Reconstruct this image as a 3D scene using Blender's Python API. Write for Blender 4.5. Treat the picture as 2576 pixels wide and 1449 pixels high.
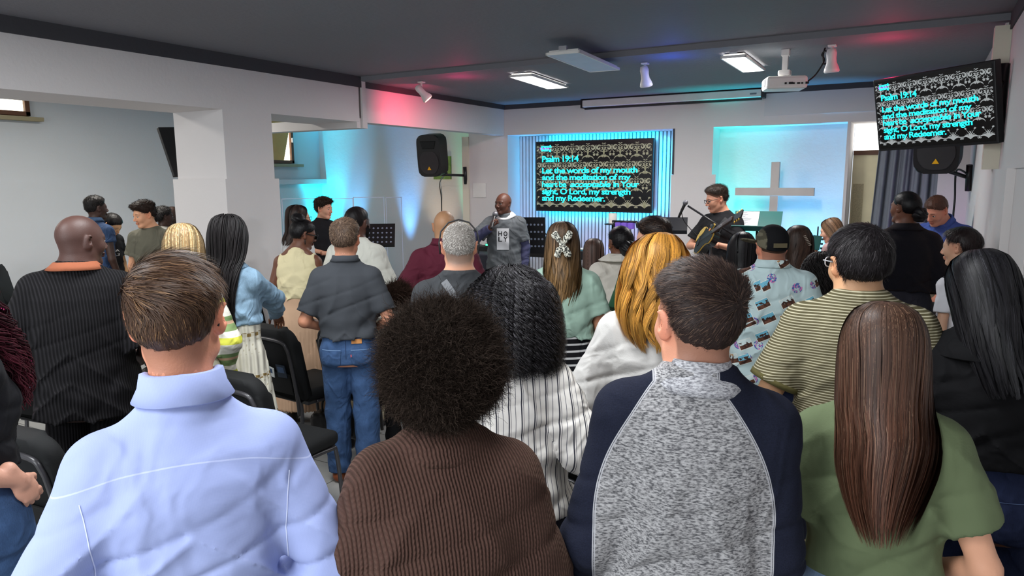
import bpy, bmesh, math, random
import numpy as np
from mathutils import Matrix, Vector
random.seed(4); RNG=np.random.default_rng(7)
for o in list(bpy.data.objects): bpy.data.objects.remove(o)
SC=bpy.context.scene; COL=SC.collection
rad=math.radians; pi=math.pi
# ---------------------------------------------------------------- camera
YAW,PITCH,ROLL,F,CAMH=rad(29.84),rad(8.88),rad(.3635),1786.,1.9
_f=np.array([-np.sin(YAW)*np.cos(PITCH),np.cos(YAW)*np.cos(PITCH),-np.sin(PITCH)])
_r=np.array([np.cos(YAW),np.sin(YAW),0]); _d=np.cross(_f,_r)
_r2=_r*np.cos(ROLL)+_d*np.sin(ROLL); _d2=-_r*np.sin(ROLL)+_d*np.cos(ROLL)
CM=np.stack([_r2,_d2,_f])
cam_d=bpy.data.cameras.new('camera'); cam=bpy.data.objects.new('camera',cam_d); COL.objects.link(cam)
cam_d.sensor_width=36; cam_d.lens=F/2576*36; cam_d.clip_start=.05; cam_d.clip_end=100
m=Matrix.Identity(4)
for i in range(3): m[i][0]=_r2[i]; m[i][1]=-_d2[i]; m[i][2]=-_f[i]
m[2][3]=CAMH; cam.matrix_world=m
SC.camera=cam
def ray(px,py): return CM.T@np.array([(px-1288)/F,(py-724.5)/F,1.])
def at_depth(px,py,z): return ray(px,py)*z+np.array([0,0,CAMH])
# ---------------------------------------------------------------- light
W=bpy.data.worlds.new('world'); SC.world=W; W.use_nodes=True
W.node_tree.nodes['Background'].inputs[0].default_value=(.86,.93,1,1)
W.node_tree.nodes['Background'].inputs[1].default_value=.75
SC.view_settings.view_transform='Standard'; SC.view_settings.look='None'
SC.view_settings.exposure=0.12; SC.view_settings.gamma=1; SC.view_settings.use_curve_mapping=False
def light(kind,loc,power,col=(1,1,1),size=.2,size_y=None,aim=None,spot=60,blend=.6,name='light'):
    l=bpy.data.lights.new(name,kind); l.energy=power; l.color=col
    if kind=='AREA':
        l.size=size
        if size_y: l.shape='RECTANGLE'; l.size_y=size_y
    elif kind=='SPOT': l.shadow_soft_size=size; l.spot_size=rad(spot); l.spot_blend=blend
    else: l.shadow_soft_size=size
    o=bpy.data.objects.new(name,l); COL.objects.link(o); o.location=loc
    if aim is not None: o.rotation_euler=(Vector(aim)-Vector(loc)).to_track_quat('-Z','Y').to_euler()
    return o
for (x,y,p) in ((-2.7,2.1,44),(-.9,1.7,34),(-3.4,.4,48),(-1.0,-.6,50),(-2.4,-2.4,70)):
    light('AREA',(x,y,2.84),p,(.95,.98,1),.6,1.0,aim=(x,y,0),name='ceiling_panel_light')
for (x,y,p) in ((-7.2,1.8,70),(-7.4,4.6,55),(-7.2,7.2,8)): light('AREA',(x,y,2.98),p,(1,.96,.88),.6,1.0,aim=(x,y,0),name='ceiling_panel_light')
light('AREA',(-2.2,-3.2,1.7),85,(.9,.96,1),3.6,1.9,aim=(-2.2,2,1.3),name='rear_fill_light')  # added soft fill at the open rear, no window built there
light('AREA',(-3.33,6.43,2.80),34,(1,.98,.95),.26,.9,aim=(-3.33,6.43,0),name='stage_panel_light')
light('AREA',(-1.37,6.33,2.80),34,(1,.98,.95),.26,.9,aim=(-1.37,6.33,0),name='stage_panel_light')
CY=(0,.8,1); BL=(.12,.45,1); GR=(.1,1,.5); PU=(.5,.05,1)
for (x,y,c,p,ax,ay,sp) in ((-9.45,9.6,CY,1000,-9.55,9.78,44),(-7.65,9.55,BL,420,-7.65,9.8,30),(-6.35,9.55,GR,300,-6.35,9.8,26),(-8.7,9.3,(.1,.5,1),260,-9.0,9.8,40),
        (-.16,8.55,PU,30,.2,8.8,50),(.22,8.1,PU,26,.40,8.3,40),(-4.72,8.55,(.2,.45,1),110,-4.9,8.8,42),(-4.3,8.55,(0,.5,1),120,-4.3,8.86,50),(-3.7,8.55,(.3,.4,1),60,-3.7,8.86,60),
        (-3.05,8.55,(.55,.3,1),60,-3.05,8.86,50),(-1.95,8.55,(0,.85,.85),420,-2.1,8.8,52),(-1.1,8.5,(.1,.5,1),300,-1.15,8.82,52),(-6.9,9.2,(1,.75,.5),60,-7.0,9.8,50)):  # last spot is added for the warm wall swath, no uplight fixture
    light('SPOT',(x,y,.26),p,c,.05,aim=(ax,ay,2.3),spot=sp,blend=1,name='uplight_beam')
# cyan led strip around the stage television
for (x,z,sx,sy) in ((-3.69,2.40,1.5,.03),(-3.69,1.42,1.5,.03)):
    light('AREA',(x,8.78,z),4,(0,.6,1),sx,sy,aim=(x,8.9,z+(.05 if z>2 else -.05)),name='led_strip_light')
for x in (-4.53,-2.85):
    light('AREA',(x,8.78,1.9),4,(0,.5,1),.03,.9,aim=(x+(-.05 if x<-4 else .05),8.9,1.9),name='led_strip_light')
# ---------------------------------------------------------------- materials
def C(r,g=None,b=None):
    if g is None: g=b=r
    return tuple(((v/255)/12.92 if v/255<=.04045 else ((v/255+.055)/1.055)**2.4) for v in (r,g,b))
class N:
    """tiny arithmetic on shader sockets"""
    def __init__(s,nt,sk): s.nt=nt; s.s=sk
    def op(s,o,*a):
        n=s.nt.nodes.new('ShaderNodeMath'); n.operation=o
        for i,v in enumerate((s,)+a):
            if isinstance(v,N): s.nt.links.new(v.s,n.inputs[i])
            else: n.inputs[i].default_value=v
        return N(s.nt,n.outputs[0])
    def __add__(s,o): return s.op('ADD',o)
    def __sub__(s,o): return s.op('SUBTRACT',o)
    def __mul__(s,o): return s.op('MULTIPLY',o)
    def __truediv__(s,o): return s.op('DIVIDE',o)
    def sin(s): return s.op('SINE')
    def abs(s): return s.op('ABSOLUTE')
    def frac(s): return s.op('FRACT')
    def gt(s,v): return s.op('GREATER_THAN',v)
    def lt(s,v): return s.op('LESS_THAN',v)
    def mn(s,v): return s.op('MINIMUM',v)
    def mx(s,v): return s.op('MAXIMUM',v)
def newmat(name,rough=.8,spec=.3,metal=0):
    mt=bpy.data.materials.new(name); mt.use_nodes=True; nt=mt.node_tree
    b=nt.nodes['Principled BSDF']; b.inputs['Roughness'].default_value=rough
    b.inputs['Specular IOR Level'].default_value=spec; b.inputs['Metallic'].default_value=metal
    return mt,nt,b
def coords(nt,kind='Object'):
    t=nt.nodes.new('ShaderNodeTexCoord'); s=nt.nodes.new('ShaderNodeSeparateXYZ'); nt.links.new(t.outputs[kind],s.inputs[0])
    return t.outputs[kind],N(nt,s.outputs[0]),N(nt,s.outputs[1]),N(nt,s.outputs[2])
def noise(nt,co,scale,detail=2,rough=.5,sx=None):
    if sx:
        mp=nt.nodes.new('ShaderNodeMapping'); mp.inputs['Scale'].default_value=sx; nt.links.new(co,mp.inputs[0]); co=mp.outputs[0]
    n=nt.nodes.new('ShaderNodeTexNoise'); n.inputs['Scale'].default_value=scale; n.inputs['Detail'].default_value=detail; n.inputs['Roughness'].default_value=rough
    nt.links.new(co,n.inputs['Vector']); return N(nt,n.outputs['Fac'])
def mix(nt,fac,a,b):
    n=nt.nodes.new('ShaderNodeMix'); n.data_type='RGBA'
    if isinstance(fac,N): nt.links.new(fac.s,n.inputs[0])
    else: n.inputs[0].default_value=fac
    for i,v in ((6,a),(7,b)):
        if isinstance(v,tuple): n.inputs[i].default_value=(*v,1)
        else: nt.links.new(v,n.inputs[i])
    return n.outputs[2]
def bump(nt,b,h,dist,strength=1):
    n=nt.nodes.new('ShaderNodeBump'); n.inputs['Distance'].default_value=dist; n.inputs['Strength'].default_value=strength
    nt.links.new(h.s,n.inputs['Height']); nt.links.new(n.outputs[0],b.inputs['Normal'])
def remap(n,lo,hi):
    r=n.nt.nodes.new('ShaderNodeMapRange'); r.inputs[1].default_value=lo; r.inputs[2].default_value=hi; n.nt.links.new(n.s,r.inputs[0]); return N(n.nt,r.outputs[0])
_mc={}
def crease(nt,co,scale=3.2,seed=0.):
    mp=nt.nodes.new('ShaderNodeMapping'); mp.inputs['Scale'].default_value=(1,1,.8); mp.inputs['Rotation'].default_value=(.3,.5,.2); mp.inputs['Location'].default_value=(seed,0,0); nt.links.new(co,mp.inputs[0])
    out=None
    for sc,wt in ((scale,1.),(scale*2.3,.45)):
        n=nt.nodes.new('ShaderNodeTexNoise'); n.inputs['Scale'].default_value=sc; n.inputs['Detail'].default_value=1.5; n.inputs['Distortion'].default_value=1.3; nt.links.new(mp.outputs[0],n.inputs['Vector'])
        v=(N(nt,n.outputs['Fac'])-.5); v=(v*v*-70).op('EXPONENT')*wt; out=v if out is None else out+v
    return out
def plain(col,rough=.8,spec=.3,metal=0,var=.12,scale=6,bmp=0,bs=60,name='plain'):
    key=('plain',col,rough,spec,metal,var,scale,bmp,bs)
    if key in _mc: return _mc[key]
    mt,nt,b=newmat(name,rough,spec,metal); co,x,y,z=coords(nt)
    c2=tuple(v*(1-var) for v in col); c1=tuple(min(1,v*(1+var)) for v in col)
    nt.links.new(mix(nt,noise(nt,co,scale,3),c2,c1),b.inputs['Base Color'])
    if bmp and bs<=25 and bmp>=.0015: bump(nt,b,crease(nt,co)+noise(nt,co,220,2)*.05,.007+bmp)
    elif bmp: bump(nt,b,noise(nt,co,bs,3),bmp)
    _mc[key]=mt; return mt
def emis(col,s):
    mt,nt,b=newmat('emission',.5); b.inputs['Base Color'].default_value=(*col,1)
    b.inputs['Emission Color'].default_value=(*col,1); b.inputs['Emission Strength'].default_value=s; return mt
def attr_mat(name,rough,spec=.35,bmp=0,bs=120,sub=0,aniso=0,subr=(1,.3,.15)):
    mt,nt,b=newmat(name,rough,spec); a=nt.nodes.new('ShaderNodeAttribute'); a.attribute_name='Col'
    nt.links.new(a.outputs['Color'],b.inputs['Base Color']); co,x,y,z=coords(nt)
    if bmp: bump(nt,b,noise(nt,co,bs,3,.6),bmp)
    if sub: b.inputs['Subsurface Weight'].default_value=sub; b.inputs['Subsurface Radius'].default_value=subr; b.inputs['Subsurface Scale'].default_value=.008
    if aniso: b.inputs['Anisotropic'].default_value=aniso
    return mt
M_SKIN=attr_mat('skin',.48,.4,.0006,260)
M_HAIR=attr_mat('hair',.5,.22)
M_HAIRG=attr_mat('glossy_hair',.46,.28)
M_FUZZ=attr_mat('coily_hair',.9,.05)
def denim(c,name='denim'):
    if ('den',c) in _mc: return _mc[('den',c)]
    mt,nt,b=newmat(name,.85,.2); co,x,y,z=coords(nt)
    f=remap(noise(nt,co,5,4,.6),.3,.75); g=noise(nt,co,500,1,sx=(1,1,.2))
    f=(f*.7+g*.45)
    nt.links.new(mix(nt,f,tuple(v*.45 for v in c),tuple(min(1,v*1.75) for v in c)),b.inputs['Base Color'])
    bump(nt,b,g*.06+crease(nt,co,4.),.007); _mc[('den',c)]=mt; return mt
def oxford():
    mt,nt,b=newmat('oxford_cloth',.75,.25); co,x,y,z=coords(nt)
    w=((x*3000+z*3000).sin()*(z*3000-x*1400).sin())*.5+.5
    s=remap(((x.abs()-.222).abs()*-1)+.0022,0,.0006)*0
    yoke=((z-(x*x*-.9+1.385)).abs().lt(.0014))
    f=(w*.35+noise(nt,co,3,3)*.5)
    c=mix(nt,f,C(128,143,198),C(186,197,236)); c=mix(nt,yoke*.45,c,C(205,214,244))
    nt.links.new(c,b.inputs['Base Color'])
    bump(nt,b,w*.012+crease(nt,co,2.2),.013,.8); return mt
def knit(col,fx=520.,fz=620.,depth=.003,v=.35,name='chunky_knit',haze=0):
    mt,nt,b=newmat(name,.95,.1); co,x,y,z=coords(nt)
    n2=noise(nt,co,9,2)*.012
    cx=(x+n2*.3+(y*.55))*fx
    colw=cx.sin().abs(); st=((z+n2)*fz+ (cx*.5).sin()*2.2).sin()*.5+.5
    h=colw*.7+st*.35*colw
    f=h*.8+noise(nt,co,60,3)*.25
    nt.links.new(mix(nt,f,tuple(q*(1-v*1.3) for q in col),tuple(q*(1+v) for q in col)),b.inputs['Base Color'])
    bump(nt,b,h+noise(nt,co,300,2)*.25,depth)
    b.inputs['Sheen Weight'].default_value=.25+haze; b.inputs['Sheen Tint'].default_value=(*C(170,140,120),1); return mt
def ribbed(col,fx=700.,depth=.002):
    mt,nt,b=newmat('ribbed_knit',.9,.12); co,x,y,z=coords(nt)
    h=((x*.8+y*.6)*fx).sin()*.5+.5
    nt.links.new(mix(nt,h,tuple(q*.45 for q in col),tuple(q*1.5 for q in col)),b.inputs['Base Color']); bump(nt,b,h,depth); return mt
def heather(a,bb):
    mt,nt,b=newmat('heather_jersey',.9,.15); co,x,y,z=coords(nt)
    n1=noise(nt,co,330,2,.6,sx=(.33,.5,1)); f=remap(n1,.36,.62); f2=noise(nt,co,60,2)
    nt.links.new(mix(nt,f*.85+f2*.15,a,bb),b.inputs['Base Color']); bump(nt,b,n1,.001); return mt
def stripes(axis,cols,period,rough=.85,wob=.0,diag=0):
    """cols: list of (fraction end, colour)"""
    mt,nt,b=newmat('striped_fabric',rough,.2); co,x,y,z=coords(nt)
    u={'x':x,'z':z}[axis]; u=u+y*.5 if axis=='x' else u
    if wob: u=u+(noise(nt,co,6,2)-.5)*wob
    if diag: u=u+x*diag
    p=(u/period+100).frac(); c=cols[0][1]
    for i in range(1,len(cols)): c=mix(nt,p.gt(cols[i-1][0]),c,cols[i][1])
    nt.links.new(c,b.inputs['Base Color']); bump(nt,b,crease(nt,co),.009); return mt
def raglan():
    mt,nt,b=newmat('raglan_jersey',.9,.15); co,x,y,z=coords(nt)
    n1=noise(nt,co,330,2,.6,sx=(.33,.5,1)); f=remap(n1,.36,.62)*.85+noise(nt,co,60,2)*.15
    g=mix(nt,f,C(66,66,70),C(172,171,172))
    zq=(z-1.2).mx(0.)/.28; lim=((zq*zq)*-.115+.180).mx(.062)
    sl=(x.abs()-lim)
    nv=mix(nt,noise(nt,co,400,2),C(14,17,28),C(34,38,56))
    c=mix(nt,sl.gt(0),g,nv); c=mix(nt,(sl.abs()-.002).abs().lt(.0012),c,C(170,170,175))
    nt.links.new(c,b.inputs['Base Color']); bump(nt,b,n1*.08+crease(nt,co,2.4),.009); return mt
def floral():
    mt,nt,b=newmat('printed_cotton',.8,.2); co,x,y,z=coords(nt)
    c=C(180,200,202)
    def vor(scale,seed):
        mp=nt.nodes.new('ShaderNodeMapping'); mp.inputs['Location'].default_value=(seed,0,seed*.7); mp.inputs['Scale'].default_value=(1,.01,1); mp.inputs['Rotation'].default_value=(0,rad(seed*5),0)
        nt.links.new(co,mp.inputs[0]); v=nt.nodes.new('ShaderNodeTexVoronoi'); v.inputs['Scale'].default_value=scale; v.inputs['Randomness'].default_value=.55
        nt.links.new(mp.outputs[0],v.inputs['Vector'])
        sub=nt.nodes.new('ShaderNodeVectorMath'); sub.operation='SUBTRACT'
        mul=nt.nodes.new('ShaderNodeVectorMath'); mul.operation='SCALE'; mul.inputs['Scale'].default_value=1.
        nt.links.new(mp.outputs[0],sub.inputs[0]); nt.links.new(v.outputs['Position'],sub.inputs[1])
        s=nt.nodes.new('ShaderNodeSeparateXYZ'); nt.links.new(sub.outputs[0],s.inputs[0])
        cs=nt.nodes.new('ShaderNodeSeparateColor'); nt.links.new(v.outputs['Color'],cs.inputs[0])
        return N(nt,s.outputs[0]),N(nt,s.outputs[2]),N(nt,cs.outputs[0]),N(nt,cs.outputs[1]),N(nt,v.outputs['Distance'])
    dx,dz,r1,r2,dist=vor(9.5,1.3)
    q=dx*.9+dz*.35; w=dz*.9-dx*.35
    card=q.abs().lt(.036)*w.abs().lt(.025)*r1.gt(.15)
    sky=w.gt(-.002); art=(noise(nt,co,60,2)).gt(.5)
    cc=mix(nt,sky,C(96,62,48),C(196,212,212)); cc=mix(nt,art*r2.gt(.4),cc,C(180,140,96)); cc=mix(nt,sky*r2.gt(.6),cc,C(110,176,200))
    cc=mix(nt,art*(w.lt(.012)),cc,C(64,44,38))
    bd=q.abs().gt(.033)+w.abs().gt(.022); cc=mix(nt,bd.mn(1.),cc,C(214,218,212))
    dx2,dz2,s1,s2,dd=vor(11,4.1)
    pet=noise(nt,co,45,2,.5)*.03+.006
    fl=dd.lt(.30)*s1.gt(.2)
    n5=noise(nt,co,130,1); fc=mix(nt,n5.gt(.53),C(62,100,160),C(206,120,170)); fc=mix(nt,s2.gt(.6),fc,C(70,140,150))
    c=mix(nt,fl*noise(nt,co,75,2).gt(.44),c,fc); c=mix(nt,card,c,cc)
    nt.links.new(c,b.inputs['Base Color']); bump(nt,b,crease(nt,co),.009); return mt
def tiles():
    mt,nt,b=newmat('floor_tiles',.28,.45); co,x,y,z=coords(nt)
    u=(x/.6+100.2).frac(); v=(y/.6+100.45).frac()
    j=((u-.5).abs().gt(.4955)+(v-.5).abs().gt(.4955)).mn(1.)
    n1=noise(nt,co,2.2,5,.6); base=mix(nt,n1,C(128,128,127),C(160,160,158))
    nt.links.new(mix(nt,j,base,C(60,60,60)),b.inputs['Base Color'])
    r=noise(nt,co,3,3)*.12+.3; nt.links.new(r.s,b.inputs['Roughness'])
    bump(nt,b,j*-1,.002); return mt
def plaster(c,name='painted_plaster',r=.85,b_=.002):
    mt,nt,b=newmat(name,r,.2); co,x,y,z=coords(nt)
    n=noise(nt,co,1.3,4); nt.links.new(mix(nt,n,tuple(v*.95 for v in c),tuple(min(1,v*1.04) for v in c)),b.inputs['Base Color'])
    bump(nt,b,noise(nt,co,22,5,.6),b_); return mt
M_WALL=plaster(C(214,210,209)); M_WALLD=plaster(C(206,205,206)); M_CREAM=plaster(C(222,216,198),'cream_plaster'); M_ANNEX=plaster(C(200,203,207),'grey_plaster')
M_CEIL=plaster(C(122,122,128),'charcoal_ceiling_paint',.7,.004); M_BAND=plaster(C(70,70,74),'dark_band_paint',.7)
M_FLOOR=tiles(); M_STAGE=plain(C(150,156,164),.4,.4)
M_WOOD=plain(C(92,58,38),.5,.4,scale=14); M_BLACK=plain(C(22,22,24),.45,.4,name='black_plastic'); M_BMETAL=plain(C(30,30,32),.35,.5,name='black_metal')
M_CHFAB=plain(C(24,25,26),.75,.25,bmp=.0006,bs=420,name='black_upholstery'); M_CHFR=plain(C(58,57,60),.32,.55,name='charcoal_tube'); M_WPL=plain(C(224,222,218),.4,.4,name='white_plastic')
M_GREY=plain(C(120,124,130),.5); M_SILV=plain(C(190,190,195),.25,.6,metal=.8,name='silver_metal'); M_GOLD=plain(C(200,160,70),.3,.6,metal=.8,name='gold_metal')
# ---------------------------------------------------------------- object helpers
def link(o,parent=None):
    COL.objects.link(o)
    if parent: o.parent=parent
    return o
def tag(o,label=None,cat=None,group=None,kind=None):
    if label: o['label']=label
    if cat: o['category']=cat
    if group: o['group']=group
    if kind: o['kind']=kind
    return o
def thing(name,label,cat,loc=(0,0,0),rz=0,group=None):
    o=bpy.data.objects.new(name,None); o.empty_display_size=.1; COL.objects.link(o); o.location=loc; o.rotation_euler=(0,0,rz)
    return tag(o,label,cat,group)
def bobj(name,bm,mat,parent=None,smooth=False):
    me=bpy.data.meshes.new(name); bmesh.ops.recalc_face_normals(bm,faces=bm.faces); bm.to_mesh(me); bm.free()
    if smooth:
        for p in me.polygons: p.use_smooth=True
    for mm in (mat if isinstance(mat,(list,tuple)) else [mat]): me.materials.append(mm)
    return link(bpy.data.objects.new(name,me),parent)
def npmesh(name,V,Q,mat,parent=None,col=None,smooth=True):
    V=np.ascontiguousarray(V,dtype=np.float32); Q=np.ascontiguousarray(Q,dtype=np.int32); k=Q.shape[1]
    me=bpy.data.meshes.new(name); me.vertices.add(len(V)); me.vertices.foreach_set('co',V.ravel())
    me.loops.add(Q.size); me.loops.foreach_set('vertex_index',Q.ravel()); me.polygons.add(len(Q))
    me.polygons.foreach_set('loop_start',np.arange(0,Q.size,k,dtype=np.int32))
    if smooth: me.polygons.foreach_set('use_smooth',np.ones(len(Q),dtype=bool))
    me.update(calc_edges=True); me.materials.append(mat)
    if col is not None:
        a=me.color_attributes.new('Col','FLOAT_COLOR','POINT'); cc=np.ones((len(V),4),np.float32); cc[:,:3]=col; a.data.foreach_set('color',cc.ravel())
    return link(bpy.data.objects.new(name,me),parent)
def add_box(bm,lo,hi,mat=0,bev=0,rot=None,seg=2):
    r=bmesh.ops.create_cube(bm,size=1); vs=r['verts']; lo=Vector(lo); hi=Vector(hi); c=(lo+hi)/2; s=hi-lo
    for v in vs: v.co=Vector((v.co.x*s.x,v.co.y*s.y,v.co.z*s.z))
    if bev:
        es=list({e for v in vs for e in v.link_edges}); rr=bmesh.ops.bevel(bm,geom=es,offset=bev,segments=seg,profile=.5,affect='EDGES'); vs=list(set(rr['verts'])|set(v for v in vs if v.is_valid))
    for v in vs:
        if rot: v.co=rot@v.co
        v.co+=c
    for f in {f for v in vs for f in v.link_faces}: f.material_index=mat
    return vs
def box(name,lo,hi,mat,parent=None,bev=0,rot=None,seg=2,smooth=False):
    bm=bmesh.new(); add_box(bm,lo,hi,0,bev,rot,seg); return bobj(name,bm,mat,parent,smooth)
def struct(o): o['kind']='structure'; return o
def add_tube(bm,pts,r,n=8,caps=True):
    pts=[Vector(p) for p in pts]; rs=r if isinstance(r,(list,tuple)) else [r]*len(pts); rings=[]; prev=None
    for i,p in enumerate(pts):
        t=(pts[min(i+1,len(pts)-1)]-pts[max(i-1,0)]).normalized()
        if prev is None: u=t.orthogonal().normalized()
        else:
            u=prev-t*prev.dot(t); u=u.normalized() if u.length>1e-6 else t.orthogonal().normalized()
        prev=u; w=t.cross(u)
        rings.append([bm.verts.new(p+(u*math.cos(2*pi*k/n)+w*math.sin(2*pi*k/n))*rs[i]) for k in range(n)])
    for a,b in zip(rings,rings[1:]):
        for k in range(n): bm.faces.new((a[k],a[(k+1)%n],b[(k+1)%n],b[k])).smooth=True
    if caps: bm.faces.new(rings[0][::-1]); bm.faces.new(rings[-1])
def tube(name,pts,r,mat,parent=None,n=8):
    bm=bmesh.new(); add_tube(bm,pts,r,n); me=bpy.data.meshes.new(name); bmesh.ops.recalc_face_normals(bm,faces=bm.faces); bm.to_mesh(me); bm.free(); me.materials.append(mat)
    return link(bpy.data.objects.new(name,me),parent)
def smoothpath(pts,n=8,closed=False):
    P=np.array(pts,float); out=[]; m_=len(P)
    for i in range(m_-1):
        p0,p1,p2,p3=P[max(i-1,0)],P[i],P[i+1],P[min(i+2,m_-1)]
        for t in np.linspace(0,1,n,endpoint=False): out.append(.5*((2*p1)+(-p0+p2)*t+(2*p0-5*p1+4*p2-p3)*t*t+(-p0+3*p1-3*p2+p3)*t**3))
    out.append(P[-1]); return np.array(out)
def prism(bm,pts,y0,y1,bev=0,seg=2):
    """outline in x,z extruded along y"""
    a=[bm.verts.new((p[0],y0,p[1])) for p in pts]; b=[bm.verts.new((p[0],y1,p[1])) for p in pts]; n=len(pts)
    fs=[bm.faces.new(a),bm.faces.new(b[::-1])]+[bm.faces.new((a[i],b[i],b[(i+1)%n],a[(i+1)%n])) for i in range(n)]
    if bev:
        es=[e for f in fs[:2] for e in f.edges]; bmesh.ops.bevel(bm,geom=es,offset=bev,segments=seg,profile=.5,affect='EDGES')
def lathe(bm,prof,c=(0,0,0),n=20,mtx=None):
    rings=[]
    for r,z in prof:
        rings.append([bm.verts.new((mtx@Vector((r*math.cos(2*pi*k/n),r*math.sin(2*pi*k/n),z)) if mtx else Vector((r*math.cos(2*pi*k/n),r*math.sin(2*pi*k/n),z)))+Vector(c)) for k in range(n)])
    for a,b in zip(rings,rings[1:]):
        for k in range(n): bm.faces.new((a[k],a[(k+1)%n],b[(k+1)%n],b[k])).smooth=True
    bm.faces.new(rings[0][::-1]); bm.faces.new(rings[-1])
def text_mesh(name,body,mat,parent,width=None,height=None,loc=(0,0,0),rot=(0,0,0),bold=.02,shear=0,space=.92,extrude=.001,anchor='L'):
    cu=bpy.data.curves.new(name,'FONT'); cu.body=body; cu.size=1; cu.offset=bold; cu.shear=shear; cu.space_character=space; cu.extrude=0; cu.resolution_u=4
    t=bpy.data.objects.new(name,cu); COL.objects.link(t); bpy.context.view_layer.update()
    me=bpy.data.meshes.new_from_object(t.evaluated_get(bpy.context.evaluated_depsgraph_get())); bpy.data.objects.remove(t)
    V=np.zeros(len(me.vertices)*3,np.float32); me.vertices.foreach_get('co',V); V=V.reshape(-1,3)
    x0,x1=V[:,0].min(),V[:,0].max(); sy=height/.73 if height else 1; sx=width/(x1-x0) if width else sy
    V[:,0]=(V[:,0]-x0)*sx; V[:,1]*=sy; V[:,2]=0; me.vertices.foreach_set('co',V.ravel()); me.materials.clear(); me.materials.append(mat)
    o=link(bpy.data.objects.new(name,me),parent); o.location=loc; o.rotation_euler=rot; o['_w']=float((x1-x0)*sx); return o
def atY(px,py,Y):
    d=ray(px,py); return d*Y/d[1]+np.array([0,0,CAMH])
# ================================================================ ROOM
LX=-4.98; RX=.42; BY=8.5
S=lambda n,lo,hi,m,**k: struct(box(n,lo,hi,m,**k))
def multi(name,boxes,mat,mats=None):
    bm=bmesh.new()
    for b in boxes: add_box(bm,b[0],b[1],b[2] if len(b)>2 else 0)
    return struct(bobj(name,bm,mats or mat))
S('floor',(-9.9,-4,-.1),(1.4,9.95,0),M_FLOOR)
multi('trim_8',[((-9.7,7.4,0),(-5.56,9.8,.15)),((-5.56,6.1,0),(-.75,8.9,.15))],M_STAGE)
bpy.data.objects['trim_8'].name='floor.001'
S('ceiling',(LX,-4,2.905),(1.4,5.64,3.05),M_CEIL)
S('ceiling',(LX,5.64,2.86),(RX,8.6,3.05),M_CEIL)
S('ceiling',(-9.9,-4,3.05),(LX,9.95,3.15),M_ANNEX)
multi('trim_1',[((LX,BY-.012,2.80),(RX,BY,2.86)),((LX,-4,2.80),(LX+.012,5.64,2.905)),((LX,5.64,2.80),(LX+.012,BY,2.86)),((RX-.012,5.64,2.80),(RX,BY,2.86)),((RX-.012,4.0,2.80),(RX,5.64,2.905))],M_BAND)
# left partition: beams over the openings and the square column
multi('wall_partition',[((-5.6,-4,2.46),(LX,5.61,3.05)),((-5.14,5.71,2.46),(LX,BY,3.05)),((-5.6,5.61,2.5),(LX-.03,5.71,3.05)),((-7.0,5.58,2.40),(LX-.01,5.74,2.5)),((LX-.01,5.645,2.40),(LX+.015,5.70,2.86))],M_WALL)
multi('wall_partition',[((-5.61,3.97,1.90),(LX,4.475,2.46)),((-5.64,3.94,0),(LX+.02,4.505,1.90))],M_WALL)
# annex
wl=[((-9.85,-4,0),(-9.7,9.95,3.1)),((-9.7,-4,0),(-9.675,9.8,1.885))]
multi('wall_left',wl,M_ANNEX)
S('baseboard_left',(-9.675,-4,0),(-9.66,7.4,.09),M_WPL)
S('wall_back',(-9.8,9.8,0),(-5.0,9.95,3.1),M_WALL)
S('wall_back',(-5.56,8.96,0),(-5.46,9.8,3.05),M_WALL)
S('trim_2',(-5.66,8.475,0),(-5.555,8.6,2.46),M_CREAM)
S('trim_3',(-9.7,8.2,1.80),(-9.55,9.8,1.885),M_ANNEX)
# main back wall with the television recess, the cross niche and the curtained doorway
RL,RR,RD=-4.93,-2.617,8.87; NL,NR,ND=-2.159,-.739,8.82
multi('wall_back',[((-5.56,BY,0),(RL,8.95,2.86)),((RL,BY,2.46),(RX,8.95,2.95)),((RR,BY,0),(NL,8.95,2.46)),((RR-.025,BY-.02,0),(NL+.05,BY,1.915)),
  ((RL,RD,0),(RR,8.95,2.46)),((NL,ND,0),(NR,8.95,2.46)),((NR,BY,0),(NR+.03,9.0,2.46)),((.13,BY-.12,0),(RX,8.6,1.935)),((.16,BY,1.93),(RX,8.6,2.46)),((-.70,9.0,0),(.2,9.1,2.13))],M_WALL)
multi('wall_right',[((RX-.03,5.72,1.93),(RX+.2,BY,2.95)),((RX,4.0,1.93),(RX+.2,5.72,2.95)),((RX-.03,4.72,0),(RX+.2,BY,1.93)),((RX+.012,4.0,0),(RX+.2,4.72,1.93)),((1.3,-4,0),(1.45,4.0,3.05)),((RX+.01,4.0,0),(1.45,4.12,3.05))],M_WALL)
S('trim_4',(RX-.09,5.62,1.93),(RX+.005,5.72,2.83),M_CREAM)
S('trim_5',(-1.60,BY-.012,2.56),(-.2,BY,2.80),M_WALLD)
S('trim_6',(-5.49,BY-.015,1.62),(-5.28,BY,1.82),M_WPL)
# slatted panel behind the stage television
bm=bmesh.new(); add_box(bm,(RL,RD-.012,.15),(RR,RD-.002,2.455),1)
nsl=46; st=(RR-RL)/nsl
for i in range(nsl): add_box(bm,(RL+st*i+.006,RD-.036,.15),(RL+st*(i+1)-.010,RD-.012,2.455),0)
tag(bobj('slat_panel',bm,[plain(C(206,206,210),.6),plain(C(60,60,66),.7)]),'pale vertical slat panelling in the recess behind the stage television','wall panel')
S('trim_7',(RR-.02,BY-.012,1.92),(RR+.0,BY,2.46),M_BAND)
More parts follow.
